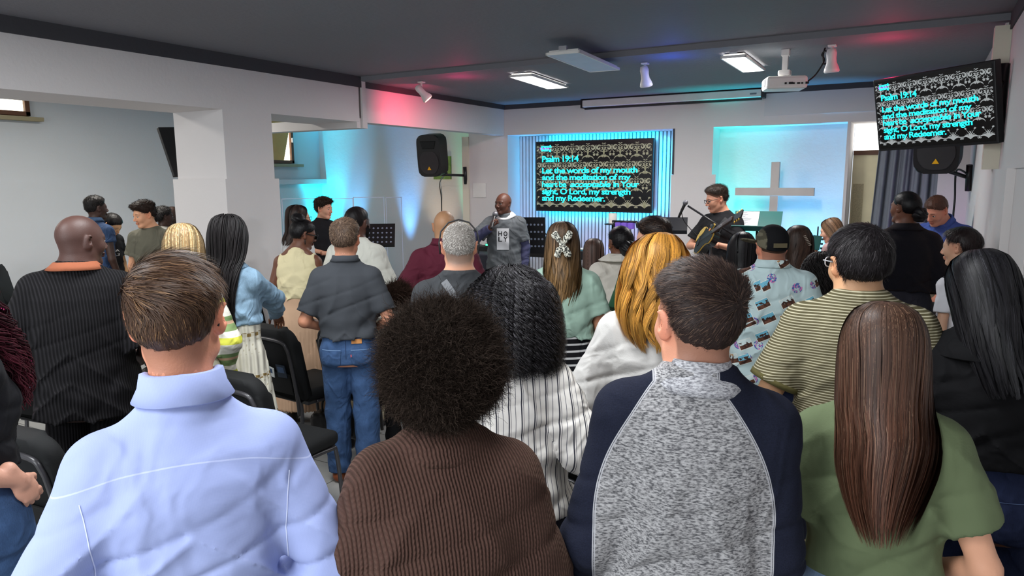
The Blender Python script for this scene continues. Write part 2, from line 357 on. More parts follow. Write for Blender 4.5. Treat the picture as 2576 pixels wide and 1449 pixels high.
# windows
win_glow=emis((1,.93,.72),3.0)
def window(name,Y0,Y1,z0,z1,sill_over):
    f=struct(thing(name,None,None,(-9.70,(Y0+Y1)/2,z0))); w=(Y1-Y0)/2; h=z1-z0; bm=bmesh.new(); t=.055
    for b in (((0,-w,0),(.07,w,t)),((0,-w,h-t),(.07,w,h)),((0,-w,0),(.07,-w+t,h)),((0,w-t,0),(.07,w,h))): add_box(bm,*b,bev=.005)
    bobj('window_frame',bm,M_WOOD,f); box('window_pane',(.012,-w+t,t),(.02,w-t,h-t),win_glow,f)
    box('window_sill',(-.01,-w-.1,-.06),(.13,w+sill_over,-.01),M_WOOD if sill_over<.1 else plain(C(150,140,112),.5),f,bev=.005)
    return f,w,h
a=atY(60,293,4.72); window('window_1',3.7,4.86,2.68,3.04,.12)
f,w,h=window('window_2',8.28,9.12,2.16,2.95,.16)
sash=box('window_sash',(-.012,-.36,0),(.012,.25,.70),plain(C(206,160,96),.5,scale=9),f,rot=Matrix.Rotation(rad(-9),3,'X')@Matrix.Rotation(rad(8),3,'Y')); sash.location=(.10,-.02,.04)
box('window_handle',(.07,w-.05,.36),(.10,w-.02,.44),M_SILV,f,bev=.006)
# curtained doorway at the right: bright fanlight, brown rail, cream door with a textured pane
d=struct(thing('door_1',None,None,(-.35,9.0,0)))
box('fanlight_pane',(-.35,-.03,2.17),(.4,-.01,2.46),emis((1,.99,.94),2.6),d)
box('door_rail',(-.35,-.05,2.12),(.4,-.01,2.17),M_WOOD,d); box('door_leaf',(-.35,-.03,0),(.4,-.01,2.12),plain(C(238,228,190),.6),d)
box('textured_pane',(-.335,-.035,.9),(-.225,-.03,1.80),plain(C(190,178,140),.4,scale=90,var=.5),d)
# curtain
bm=bmesh.new(); n=90; X0,X1=-.52,.14; rows=10; vv=[]
for j in range(rows+1):
    z=2.44*(1-j/rows)+.03; row=[]
    for i in range(n+1):
        u=i/n; sp=.09*(1-(j/rows))*0; x=X0+(X1-X0)*u+(.09*(1-j/rows) if u<.0 else 0)+(.10*(1-u)*(1-j/rows))
        y=8.66+.035*math.sin(u*38+.8*math.sin(u*7))+.018*math.sin(u*81+j*.15)
        row.append(bm.verts.new((x,y,z)))
    vv.append(row)
for j in range(rows):
    for i in range(n): bm.faces.new((vv[j][i],vv[j][i+1],vv[j+1][i+1],vv[j+1][i]))
cu=bobj('curtain',bm,plain(C(128,134,144),.85),None,True); md=cu.modifiers.new('s','SOLIDIFY'); md.thickness=.004
tag(cu,'grey pleated curtain hanging in the doorway below the right television','curtain')
# cross in the niche
CX,CZ=-1.452,1.716
bm=bmesh.new(); add_box(bm,(CX-.045,8.50,.15),(CX+.045,8.56,2.05),bev=.003); add_box(bm,(CX-.43,8.492,CZ-.045),(CX+.42,8.552,CZ+.045),bev=.003)
tag(bobj('cross',bm,plain(C(196,190,186),.7)),'large plain wooden cross painted pale grey standing in the blue lit niche','cross')
# ================================================================ CEILING FITTINGS
pan=emis((1,1,.98),9)
def panel(cx,cy,z,sx,sy,rz,lit,label):
    t=thing('ceiling_panel_light',label,'ceiling light',(cx,cy,z),rz,'flat rectangular ceiling panel lights')
    bm=bmesh.new(); w=.012
    for b in (((-sx/2,-sy/2,0),(sx/2,-sy/2+w,.02)),((-sx/2,sy/2-w,0),(sx/2,sy/2,.02)),((-sx/2,-sy/2,0),(-sx/2+w,sy/2,.02)),((sx/2-w,-sy/2,0),(sx/2,sy/2,.02))): add_box(bm,*b)
    add_box(bm,(-sx/2+.02,-sy/2+.02,.015),(sx/2-.02,sy/2-.02,.035)); bobj('panel_frame',bm,M_WPL,t)
    box('diffuser',(-sx/2+w,-sy/2+w,.004),(sx/2-w,sy/2-w,.012),pan if lit else plain(C(196,204,220),.5),t)
    for y in (-sy/2+.02,): box('spring_clip',(-.03,y-.02,.03),(.03,y+.01,.06),M_SILV,t)
panel(-3.345,6.42,2.815,.24,1.0,rad(6),True,'lit ceiling panel nearer the pink washed beam on the left')
panel(-1.372,6.33,2.815,.20,.88,rad(1),True,'lit ceiling panel beside the white projector')
panel(-2.40,5.38,2.79,.27,.98,rad(4),False,'unlit grey ceiling panel straddling the ceiling step')
def spot(px,py,Z,aim,col,p,label):
    d=ray(px,py); P=d*(Z-CAMH)/d[2]; x,y=P[0],P[1]
    t=thing('spotlight',label,'spotlight',(x,y,2.86),0,'white ceiling spotlights')
    box('ceiling_plate',(-.03,-.03,-.015),(.03,.03,0),M_WPL,t,bev=.005); tube('swivel_arm',[(0,0,-.01),(0,0,-.07)],.011,M_WPL,t)
    q=Vector(aim).normalized().to_track_quat('Z','Y').to_matrix(); bm=bmesh.new()
    lathe(bm,[(.012,-.075),(.03,-.07),(.038,-.04),(.034,0),(.036,.03),(.05,.065),(.056,.09),(.05,.1),(.03,.098)],(0,0,-.10),20,q)
    bobj('lamp_head',bm,M_WPL,t,True)
    if col:
        bm=bmesh.new(); lathe(bm,[(.001,.099),(.044,.101),(.001,.106)],(0,0,-.10),20,q); bobj('lamp_glass',bm,emis(col,6),t)
    return (x,y)
x,y=spot(1060,205,2.86,(.35,.25,-.5),(1,.35,.25),0,'ceiling spotlight glowing red beside the left beam')
light('SPOT',(-4.40,6.05,2.62),20,(1,.05,.15),.03,aim=(-5.0,6.35,2.6),spot=120,blend=1,name='spotlight_beam')
light('POINT',(-3.95,5.9,2.68),2.0,(1,.03,.2),.03,name='spotlight_beam')
x,y=spot(1623,158,2.86,(.05,.25,-.8),None,0,'ceiling spotlight in the patch of blue light')
light('POINT',(-1.85,5.85,2.68),2.0,(.02,.1,1),.03,name='spotlight_beam')
x,y=spot(2094,113,2.86,(.05,.1,-.9),None,0,'ceiling spotlight in the patch of red light beside the projector')
light('POINT',(-.28,5.9,2.66),2.2,(1,.02,.12),.03,name='spotlight_beam')
# projector
t=thing('projector','white projector hanging from the ceiling beside the lit panel','projector',(-.99,6.0,2.86))
box('ceiling_mount',(-.03,-.03,-.05),(.03,.03,0),M_WPL,t,bev=.004); bm=bmesh.new(); add_box(bm,(-.02,-.02,-.16),(.02,.02,-.05)); add_box(bm,(-.045,-.04,-.20),(.045,.04,-.155),bev=.01); bobj('mount_arm',bm,M_WPL,t)
R_=Matrix.Rotation(rad(20),3,'Z'); bm=bmesh.new(); add_box(bm,(-.15,-.12,-.305),(.15,.12,-.21),0,.02,R_)
add_box(bm,(-.128,-.101,-.285),(-.068,-.099,-.225),1)
bd=bobj('body',bm,[M_WPL,M_GREY],t,False)
# ports on the side towards the room
bm=bmesh.new()
for i,(w_,h_) in enumerate([(.014,.014),(.03,.016),(.012,.012),(.02,.012),(.012,.012),(.024,.016)]):
    add_box(bm,(-.02+i*.03,-.128,-.275),(-.02+i*.03+w_,-.118,-.275+h_))
po=bobj('ports',bm,M_BLACK,t); po.rotation_euler=(0,0,rad(20))
po=tube('cable',smoothpath([(.17,.0,-.25),(.22,.03,-.2),(.27,.06,-.1),(.25,.08,-.05),(.28,.05,-.03),(.31,.07,-.09),(.27,.08,-.12),(.26,.07,-.06),(.27,.08,0)],8),.006,M_BLACK,t)
bm=bmesh.new(); lathe(bm,[(.03,0),(.034,.008),(.026,.016),(.001,.012)],(0,0,0),16,Matrix.Rotation(rad(90),3,'X')); ln=bobj('lens',bm,M_BLACK,t); ln.location=(-.06,.14,-.26); ln.rotation_euler=(0,0,rad(200))
# projection screen housing on the back wall
t=thing('projection_screen','retracted projector screen in a long white housing above the stage','projection screen',(-2.70,8.43,2.76))
box('screen_housing',(-1.08,-.045,.0),(1.08,.06,.085),M_WPL,t,bev=.008); box('bottom_bar',(-1.06,-.02,-.028),(1.08,.015,-.004),M_BLACK,t,bev=.004)
box('end_cap',(1.08,-.05,-.01),(1.115,.06,.10),M_BLACK,t); box('end_cap',(-1.10,-.05,-.01),(-1.08,.06,.095),M_BLACK,t); box('maker_plate',(.96,-.05,.03),(1.03,-.045,.048),M_GREY,t)
# ================================================================ TELEVISIONS
M_TXT=emis((.02,.86,.88),1.15); M_DAM1=emis(C(140,138,116),.6); M_DAM2=emis(C(160,164,164),.6)
def damask(W_,H_):
    """flat leaf-and-scroll ornament, one mesh; cell mirrored left-right and repeated"""
    V=[];Fc=[]
    def stroke(path,w,taper=True):
        P=np.array(path,float); T=np.gradient(P,axis=0); T/=np.linalg.norm(T,axis=1)[:,None]+1e-9; Nn=np.stack([-T[:,1],T[:,0]],1); k=len(P)
        ww=w*(np.sin(np.linspace(.12,pi-.06,k))**.6 if taper else np.ones(k)); b=len(V)
        for i in range(k): V.append(P[i]+Nn[i]*ww[i]); V.append(P[i]-Nn[i]*ww[i])
        for i in range(k-1): Fc.append((b+2*i,b+2*i+1,b+2*i+3,b+2*i+2))
    def spiral(cx,cy,r,turns,a0,sgn):
        t=np.linspace(0,1,22); rr=r*(1-.8*t); a=a0+sgn*turns*2*pi*t; return np.stack([cx+rr*np.cos(a),cy+rr*np.sin(a)],1)
    def arc(x0,y0,x1,y1,b):
        t=np.linspace(0,1,10); dx,dy=x1-x0,y1-y0; return np.stack([x0+dx*t-dy*b*np.sin(pi*t),y0+dy*t+dx*b*np.sin(pi*t)],1)
    cw=W_/7.2; rows=[(H_*.86,0),(H_*.62,1),(H_*.38,0),(H_*.13,2)]
    for ri,(cy,kind) in enumerate(rows):
        for ci in range(-1,8):
            cx=(ci+.35+(.5 if ri%2 else 0))*cw
            for s in (1,-1):
                q=lambda pts:[(cx+s*(x-.0)*cw,cy+y*cw) for x,y in pts]
                if kind==0 or kind==1:
                    stroke(q(spiral(.3,.18,.17,1.1,2.6,-1)),.022*cw*1.6); stroke(q(spiral(.3,.18,.11,.9,2.6,-1)),.012*cw)
                    stroke(q(arc(.13,.2,.06,-.38,-.18)),.035*cw)
                    for k in range(5): stroke(q(arc(.02,.36-.12*k,.13+.02*k,.42-.12*k,.35)),.02*cw)
                    for k in range(4): stroke(q(arc(.03,-.36,.14+.08*k,-.22-.08*k,.3)),.024*cw)
                    for k in range(5): stroke(q(arc(.40,-.20,.40+.09*math.cos(k*1.257+.3),-.20+.09*math.sin(k*1.257+.3),.0)),.03*cw)
                    stroke(q(spiral(.2,-.02,.07,1,0,1)),.014*cw); stroke(q(arc(.42,.02,.3,-.08,.3)),.02*cw)
                    stroke(q(arc(.44,.35,.47,.0,.25)),.018*cw)
                else:
                    for k in range(6): stroke(q(arc(.0,-.34,.07+.09*k,.12-.075*k,.22)),.022*cw); 
                    stroke(q(arc(0,-.34,.27,.22,.12)),.010*cw)
                    for k in range(5): stroke(q(arc(.28,.22,.28+.075*math.cos(.6+k*.55),.22+.09*math.sin(.6+k*.55),.15)),.024*cw)
                    stroke(q(spiral(.43,-.26,.10,.8,pi/2,-1)),.018*cw); stroke(q(spiral(.43,-.28,.05,.8,pi/2,-1)),.01*cw)
    V=np.array(V); V[:,0]=np.clip(V[:,0],0,W_); V[:,1]=np.clip(V[:,1],0,H_)
    return np.column_stack([V,np.zeros(len(V))]),np.array(Fc)
def television(name,label,W_,H_,dmat,thick=.05):
    """local frame: x right, z up, screen towards -y, origin at lower left corner of the casing"""
    t=thing(name,label,'television'); b=.018
    bm=bmesh.new(); add_box(bm,(0,0,0),(W_,thick,H_),bev=.006); bobj('casing',bm,M_BLACK,t)
    s=box('screen',(b,-.002,b),(W_-b,.001,H_-b),plain(C(8,9,10),.25,.5),t)
    w,h=W_-2*b,H_-2*b; V,Q=damask(w,h); V=np.column_stack([V[:,0]+b,np.full(len(V),-.003),V[:,1]+b])
    k=npmesh('screen_pattern',V,Q,dmat,s,smooth=False)
    rot=(pi/2,0,0)
    def tx(body,u,v,width,hh,sh=0,bold=.024,m_=M_TXT,dy=-.0045): return text_mesh('screen_text',body,m_,s,width*w,hh*h,(b+u*w,dy,b+(1-v)*h),rot,bold,sh,.9)
    tx('prayer&',.040,.075,.10,.042,bold=.03); tx('fasting',.040,.125,.095,.042,bold=.03)
    text_mesh('screen_text','fasting',emis((.35,.1,.9),1.2),s,.09*w,.03*h,(b+.028*w,-.004,b+(1-.10)*h),rot,.03,0,.9)
    tx('Psalm 19:14',.05,.283,.335,.09)
    tx('Let the words of my mouth',.05,.452,.84,.085); tx('and the meditation of my',.05,.552,.785,.085)
    tx('heart be ',.05,.655,.225,.085); tx('acceptable',.308,.655,.36,.085,sh=.25); tx('in Your',.69,.655,.215,.085)
    tx('sight, O Lord, my strength',.05,.762,.785,.085); tx('and my Redeemer.',.05,.862,.57,.085)
    return t
t=television('television','large wall television showing the psalm verse in the slatted recess',1.655,.935,M_DAM1)
p=atY(1348,530.5,8.70); t.location=(p[0],8.70,p[2])
box('wall_bracket',(.5,.04,.3),(1.1,.15,.6),M_BMETAL,t)
# right television on its arm: corners located in depth
def quad_tv(name,label,TL,TR,BL,BR,W_,H_,dmat):
    # solve pose so that the casing corners project on the four given pixels (small Gauss-Newton)
    tgt=np.array([TL,TR,BL,BR],float); loc=np.array([[0,0,H_],[W_,0,H_],[0,0,0],[W_,0,0]])
    def pr(v):
        R_=np.array((Matrix.Rotation(v[3],3,'Z')@Matrix.Rotation(v[4],3,'X')@Matrix.Rotation(v[5],3,'Y'))); P=loc@R_.T+v[:3]; c=(P-[0,0,CAMH])@CM.T
        return (np.stack([c[:,0]/c[:,2]*F+1288,c[:,1]/c[:,2]*F+724.5],1)-tgt).ravel()
    p0=at_depth(*BL,4.4); v=np.array([p0[0],p0[1],p0[2],rad(-30),rad(8),0.])
    for it in range(200):
        r0=pr(v); J=np.stack([(pr(v+np.eye(6)[i]*1e-4)-r0)/1e-4 for i in range(6)],1); v=v-np.linalg.lstsq(J,r0,rcond=None)[0]*.4
    print('TV pose',np.round(v[:3],3),np.round(np.degrees(v[3:]),1),'res',np.round(np.abs(pr(v)).max(),1))
    t=television(name,label,W_,H_,dmat,.06); t.matrix_world=Matrix.Translation(v[:3])@(Matrix.Rotation(v[3],3,'Z')@Matrix.Rotation(v[4],3,'X')@Matrix.Rotation(v[5],3,'Y')).to_4x4()
    t.location=v[:3]; return t,v
tv2,v=quad_tv('television','tilted television showing the psalm verse on the right wall bracket',(2195,203),(2503,150),(2211,381),(2512,361),.865,.508,M_DAM2)
mw=Matrix.Translation(v[:3])@(Matrix.Rotation(v[3],3,'Z')@Matrix.Rotation(v[4],3,'X')@Matrix.Rotation(v[5],3,'Y')).to_4x4()
A=mw@Vector((.83,.07,.34)); B=mw@Vector((.83,.07,.16)); mi=mw.inverted()
WP=Vector((RX-.03,A.y+.10,A.z-.02))
bm=bmesh.new()
for q,dz in ((A,.06),(B,-.10)):
    for e in ((mi@Vector((WP.x,WP.y,WP.z+dz)),),): add_tube(bm,[mi@q,e[0]],.016,8)
add_tube(bm,[mi@(WP+Vector((0,0,.17))),mi@(WP+Vector((0,0,-.24)))],.03,8); add_tube(bm,[Vector((.83,.065,.09)),Vector((.83,.065,.41))],.014,8)
bobj('wall_bracket',bm,M_BMETAL,tv2)
# switched off television beyond the column
t=thing('television','switched off black television tilted beyond the square column','television')
p=at_depth(437,445,7.2); q=at_depth(384,325,7.2); up=Vector(q-p); wd=Vector((.12,.95,.0)).normalized(); nn=wd.cross(up).normalized()
mm=Matrix((( wd.x,nn.x,up.normalized().x,p[0]),(wd.y,nn.y,up.normalized().y,p[1]),(wd.z,nn.z,up.normalized().z,p[2]),(0,0,0,1))); t.matrix_world=mm
box('casing',(0,-.02,0),(.95,.02,up.length),M_BLACK,t,bev=.006); box('back_cover',(.15,.02,.08),(.8,.05,up.length-.1),M_BLACK,t,bev=.01)
# ================================================================ LOUDSPEAKERS
def loudspeaker(label,loc,rz,tilt,bracket_to,h=.5,w=.31):
    t=thing('loudspeaker',label,'loudspeaker',loc,rz,'black loudspeakers on wall brackets'); t.rotation_euler=(tilt,0,rz)
    pts=[]
    for a in np.linspace(0,2*pi,40,endpoint=False):
        c,s=math.cos(a),math.sin(a); pts.append((w/2*np.sign(c)*abs(c)**.35,h/2*np.sign(s)*abs(s)**.35))
    bm=bmesh.new(); prism(bm,pts,-.13,.13,.02,3); bobj('cabinet',bm,M_BLACK,t,False)
    bm=bmesh.new(); pts=[(w*.42*math.cos(a),-h*.16+h*.27*max(min(math.sin(a)*1.15,1),-1)) for a in np.linspace(0,2*pi,32,endpoint=False)]; prism(bm,pts,-.138,-.125,.006,2); bobj('woofer_grille',bm,plain(C(46,46,48),.6,bmp=.001,bs=500),t)
    bm=bmesh.new(); prism(bm,[(-.09,.09),(.09,.09),(.12,.2),(-.12,.2)],-.134,-.12,.01,2); bobj('horn',bm,plain(C(10,10,10),.3),t)
    bm=bmesh.new(); prism(bm,[(-.028,-.185),(.028,-.185),(0,-.14)],-.144,-.136); bobj('triangle_badge',bm,plain(C(226,170,30),.4),t)
    mi=(Matrix.Translation(loc)@Matrix.Rotation(rz,4,'Z')@Matrix.Rotation(tilt,4,'X')).inverted(); bm=bmesh.new()
    e=mi@Vector(bracket_to); add_tube(bm,[(0,.05,-.27),(0,.14,-.2)],.02); add_tube(bm,[(0,.05,-.27),e+Vector((0,0,.0))],.018); add_tube(bm,[e+Vector((0,0,.12)),e-Vector((0,0,.12))],.028,6)
    bobj('bracket',bm,M_BMETAL,t); return t
p=atY(1088,390,8.05); loudspeaker('black loudspeaker with yellow triangle on the wall left of the stage',tuple(p),rad(12),rad(8),(-5.605,8.47,p[2]-.28),.56,.34)
a_=atY(1113,600,9.78); tube('speaker_cable',smoothpath([(p[0]+.1,8.25,p[2]-.24),tuple(atY(1106,460,9.6)),tuple(atY(1110,500,9.78)),tuple(a_),(a_[0]+.03,9.78,.16)],6),.008,M_BLACK)
tag(bpy.data.objects['speaker_cable'],'black cable running down the wall from the left loudspeaker','cable')
p=atY(2362,352,7.6); loudspeaker('black loudspeaker half hidden behind the right television',tuple(p),rad(-8),rad(14),(RX-.06,7.75,p[2]-.34),.56,.36)
b_=atY(2405,400,7.9); tube('speaker_cable',smoothpath([(RX-.08,7.7,p[2]-.3),tuple(atY(2406,430,7.9)),tuple(atY(2402,500,7.9)),tuple(atY(2398,545,7.9)),tuple(atY(2399,600,7.9))],6),.009,M_BLACK)
tag(bpy.data.objects['speaker_cable.001'],'black cables hanging in purple light at the right wall','cable')
# picture behind left speaker
p0=atY(1092,452,8.48); 
bm=bmesh.new(); q0=atY(1092,451,9.79); q1=atY(1134,393,9.79); add_box(bm,(q0[0],9.775,q0[2]),(q1[0],9.799,q1[2]))
tag(bobj('poster',bm,plain(C(120,150,80),.7,var=.6,scale=25)),'small mottled green picture on the wall behind the left loudspeaker','picture')
q=atY(2562,95,4.6); S('trim_9',(RX-.012,4.55,2.70),(RX+.01,4.82,2.82),M_WPL)
box('wall_plug',(-4.955,4.26,.93),(-4.92,4.30,.965),M_WPL,bev=.006); tag(bpy.data.objects['wall_plug'],'small white plug socket low on the square column','wall socket')
# ================================================================ CHAIRS
def rounded(w,h,r,n=8,r2=.02):
    pts=[]
    for cx,cz,rr,a0 in ((w/2-r,h-r,r,0),(-w/2+r,h-r,r,pi/2),(-w/2+r2,r2,r2,pi),(w/2-r2,r2,r2,1.5*pi)):
        for k in range(n+1): a=a0+pi/2*k/n; pts.append((cx+rr*math.cos(a),cz+rr*math.sin(a)))
    return pts
def make_chair():
    """front faces +y, origin on the floor under the seat centre"""
    t=thing('banquet_chair','x','chair')
    bm=bmesh.new(); add_box(bm,(-.225,-.21,.415),(.225,.235,.50),0,.035,seg=4); bobj('seat',bm,M_CHFAB,t,True)
    bm=bmesh.new(); add_box(bm,(-.20,-.19,.395),(.20,.215,.42)); bobj('seat_base',bm,M_CHFR,t)
    T=Matrix.Translation((0,-.205,.44))@Matrix.Rotation(rad(11),4,'X')
    def back(name,w,h,r,y0,y1,z0,m_,bev,r2=.02):
        bm=bmesh.new(); prism(bm,[(x,z+z0) for x,z in rounded(w,h,r,8,r2)],y0,y1,bev,4); bm.transform(T); return bobj(name,bm,m_,t,True)
    bk=back('backrest',.455,.50,.10,-.045,.035,.0,M_CHFAB,.03)
    bm=bmesh.new()
    U=[(-.165,-.052,-.10),(-.185,-.052,.05),(-.195,-.052,.30),(-.185,-.052,.385),(-.13,-.052,.43),(.13,-.052,.43),(.185,-.052,.385),(.195,-.052,.30),(.185,-.052,.05),(.165,-.052,-.10)]
    add_tube(bm,smoothpath(U,5),.0125,8); bm.transform(T); bobj('back_frame',bm,M_CHFR,t)
    bm=bmesh.new(); add_box(bm,(-.165,-.062,.05),(.165,-.048,.20),bev=.004); bm.transform(T); bobj('back_pocket',bm,plain(C(16,17,18),.8),t)
    for s in (-1,1):
        tube('leg',smoothpath([tuple(T@Vector((s*.185,-.052,.08))),(s*.19,-.235,.36),(s*.20,-.27,.02)],6),.0125,M_CHFR,t)
        tube('leg',smoothpath([(s*.20,-.12,.405),(s*.205,.16,.40),(s*.207,.215,.36),(s*.21,.25,.02)],6),.0125,M_CHFR,t)
    tube('stretcher',[(-.20,-.25,.16),(.20,-.25,.16)],.009,M_CHFR,t)
    return t
chair0=make_chair(); used=[False]
def chair(x,y,rz,label,group='black banquet chairs'):
    if not used[0]: c=chair0; used[0]=True
    else:
        c=chair0.copy(); COL.objects.link(c)
        for ch in chair0.children: k=ch.copy(); COL.objects.link(k); k.parent=c
    c.location=(x,y,0); c.rotation_euler=(0,0,rad(rz)); c['label']=label; c['group']=group; return c
def cardin(x,y,rz,dx,w,h,dz,tilt,colr,label,word=None,name='brochure'):
    """printed card standing in the pocket on a chair back"""
    T=Matrix.Translation((x,y,0))@Matrix.Rotation(rad(rz),4,'Z')@Matrix.Translation((0,-.205,.44))@Matrix.Rotation(rad(11),4,'X')@Matrix.Translation((dx,-.066,.20+dz))@Matrix.Rotation(rad(tilt),4,'Y')
    t=thing(name,label,'leaflet'); t.matrix_world=T
    box('card',(-w/2,-.002,-h/2),(w/2,.002,h/2),plain(colr,.5),t)
    if word:
        for k,s in enumerate(word): text_mesh('print',s,M_WPL,t,w*.62,h*.16,(-w*.3,-.0035,h*.16-k*h*.22),(pi/2,0,0),.02)
    else: box('print_block',(-w*.35,-.0035,-h*.1),(w*.35,-.002,h*.34),plain(C(60,80,110),.6),t)
CH=[(-2.97,2.60,2,'empty black chair with its seat in view beside the blue shirt shoulder'),
(-3.66,3.50,-4,'black chair under the braided woman\'s hand, leaflets in its pocket'),
(-3.22,3.70,-4,'black chair behind the man in jeans, blue leaflet in its pocket'),
(-4.96,4.33,-6,'black chair back next to the column, left of the pleated skirt'),(-4.42,4.38,-6,'black chair back tucked against the pleated beige skirt'),
(-4.70,2.42,8,'black chair behind the bald man in black, with a blue card in its pocket'),(-3.98,2.54,4,'black chair between the bald man in black and the man in the blue shirt'),
(-3.05,1.64,6,'black chair back at the lower left beside the blue shirt elbow'),(-3.62,1.62,10,'black chair behind the jeans of the woman at the left edge'),
(-1.46,3.20,0,'black chair behind the striped skirt, blue and white leaflets in its pocket'),(-1.15,2.46,2,'black chair in the middle aisle row beside the navy sleeve'),
(-.99,1.62,3,'low black chair back seen under the middle row, beside the brown sweater'),
(-.97,4.46,0,'black chair left of the flowered shirt, under the hand'),(-.44,4.55,0,'black chair behind the man in the flowered shirt'),
(-.29,6.5,-2,'black chair back behind the woman in the black sweater'),(.175,6.5,-2,'black chair back beside the wall, right of the black sweater'),
(-.02,3.35,0,'black chair half hidden beside the striped polo, tan strap over it'),
(.12,2.2,-2,'black chair back at the lower right beside the green tee'),(.60,2.32,-4,'black chair back in the lower right corner'),(.66,3.45,-8,'black chair at the right edge behind dark blue jeans'),
(-5.5,2.6,14,'black chair beside the pink sleeve at the left edge')]
for c_ in CH: chair(*c_)
nb=5
for k in range(nb):
    chair(-7.55-.36*k,3.15+.29*k,-39,['nearest','second nearest','middle','fourth','farthest'][k]+' black chair of the row standing against the left wall','row of black chairs by the left wall')
cardin(-3.66,3.50,-4,-.10,.10,.075,.03,6,C(90,130,170),'light blue card in the chair pocket left of the white leaflet')
cardin(-3.66,3.50,-4,-.035,.11,.07,.005,10,C(200,205,205),'white leaflet sticking out of the chair pocket below the braided woman\'s hand')
cardin(-3.66,3.50,-4,.10,.09,.09,.02,-2,C(30,42,58),'dark navy card in the chair pocket below the braided woman\'s hand')
cardin(-3.22,3.70,-4,-.10,.11,.08,.02,6,C(96,140,185),'blue card in the chair pocket beside the jeans')
cardin(-4.70,2.42,8,.08,.10,.05,.02,-18,C(120,160,190),'pale blue card in the chair pocket behind the man in black')
cardin(-1.46,3.20,0,-.04,.115,.10,.02,-3,C(72,140,185),'blue leaflet in the chair pocket under the striped skirt')
cardin(-1.46,3.20,0,.02,.13,.045,.0,4,C(190,195,195),'white leaflet in front of the blue one under the striped skirt')
# things lying about
bm=bmesh.new(); add_box(bm,(-.07,-.05,0),(.07,.05,.16),bev=.01); rb=bobj('red_bag',bm,plain(C(200,30,60),.6)); rb.location=(-5.35,2.75,.485); tag(rb,'small bright red bag standing on a chair seat at the far left','bag')
# bag under the chair, folding shoes on the floor, small table at the right wall
t=thing('handbag','black handbag on the floor under the chair with leaflets','bag',(-3.55,3.62,0),rad(15))
bm=bmesh.new(); add_box(bm,(-.17,-.08,0),(.17,.08,.24),bev=.04,seg=3); bobj('bag_body',bm,plain(C(24,22,22),.5,bmp=.002,bs=20),t,True)
tube('handle',smoothpath([(-.1,0,.22),(-.08,0,.33),(.08,0,.33),(.1,0,.22)],6),.009,M_BLACK,t)
for k,(x_,y_) in enumerate(((-2.86,3.06),(-2.76,3.12))):
    t=thing('sandal',['dark sandal on the floor touching the empty chair leg','dark sandal on the floor, the one farther from the empty chair'][k],'sandal',(x_,y_,0),rad(30))
    bm=bmesh.new(); prism(bm,[(.045*math.cos(a)*(1.1 if math.sin(a)>0 else .9),.12*math.sin(a)) for a in np.linspace(0,2*pi,24,endpoint=False)],0,.02,.004); bm.transform(Matrix.Rotation(rad(90),4,'X')); bm.transform(Matrix.Translation((0,0,.001))); bobj('sole',bm,plain(C(40,24,20),.6),t)
    tube('strap',smoothpath([(-.04,.03,.015),(-.02,.03,.05),(.02,.03,.05),(.04,.03,.015)],5),.010,M_BLACK,t)
t=thing('side_table','dark low table by the right wall, under the bending man in blue','table',(-.02,5.62+.75,0))
box('tabletop',(-.3,-.2,.70),(.3,.2,.73),M_BLACK,t,bev=.006)
for sx in(-1,1):
    for sy in(-1,1): tube('leg',[(sx*.26,sy*.16,.70),(sx*.28,sy*.18,.01)],.012,M_BMETAL,t)
def lump(name,label,cat,loc,r,mat,seed=1):
    bm=bmesh.new(); bmesh.ops.create_icosphere(bm,subdivisions=4,radius=1)
    for v in bm.verts:
        c_=v.co.copy(); k_=1+.16*math.sin(c_.x*5+seed)*math.sin(c_.y*6)+.08*math.sin(c_.z*13+c_.x*11+seed); v.co=Vector((c_.x*r[0]*k_,c_.y*r[1]*k_,max(c_.z,-.5)*r[2]*k_+r[2]*.5))
    o=bobj(name,bm,mat,None,True); o.location=loc; return tag(o,label,cat)
lump('jacket','crumpled black jacket heaped on the low table beneath the bending man','jacket',(-.12,6.35,.73),(.17,.14,.10),plain(C(24,24,26),.9,bmp=.002,bs=12))
zb,nt,b_=newmat('zebra_cloth',.8,.2); co,x,y,z=coords(nt); nt.links.new(mix(nt,noise(nt,co,26,2).gt(.5),C(24,24,26),C(214,214,216)),b_.inputs['Base Color'])
lump('scarf','black and white patterned scarf bunched beside the black jacket','scarf',(.15,6.33,.73),(.11,.11,.08),zb,3)
# pale embossed jacket draped over a chair in the gap beside the grey jersey
lace,nt,b_=newmat('embossed_satin',.45,.4); co,x,y,z=coords(nt); v_=nt.nodes.new('ShaderNodeTexVoronoi'); v_.feature='DISTANCE_TO_EDGE'; v_.inputs['Scale'].default_value=22; nt.links.new(co,v_.inputs['Vector']); vv_=N(nt,v_.outputs['Distance'])
nt.links.new(mix(nt,remap(vv_,0,.25),C(196,196,196),C(128,128,132)),b_.inputs['Base Color']); bump(nt,b_,(vv_*30).sin(),.006)
chair(-.50,1.92,3,'black chair with the pale embossed jacket over its back')
bm=bmesh.new(); nx_,ny_=18,16; g_=[]
for j in range(ny_+1):
    v=j/ny_; row=[]
    for i_ in range(nx_+1):
        u=i_/nx_-.5; yy=-.30-.03*math.sin(u*25)-.015*math.sin(u*60+v*8) if v>.25 else -.30+(.25-v)*.5; zz_=.96-.52*max(v-.25,0)+.02*math.sin(v*3.1*4) if v>.25 else .96-abs(v-.12)*.06
        row.append(bm.verts.new((u*.47*(1+.1*v),yy-.035,zz_)))
    g_.append(row)
for j in range(ny_):
    for i_ in range(nx_): bm.faces.new((g_[j][i_],g_[j][i_+1],g_[j+1][i_+1],g_[j+1][i_]))
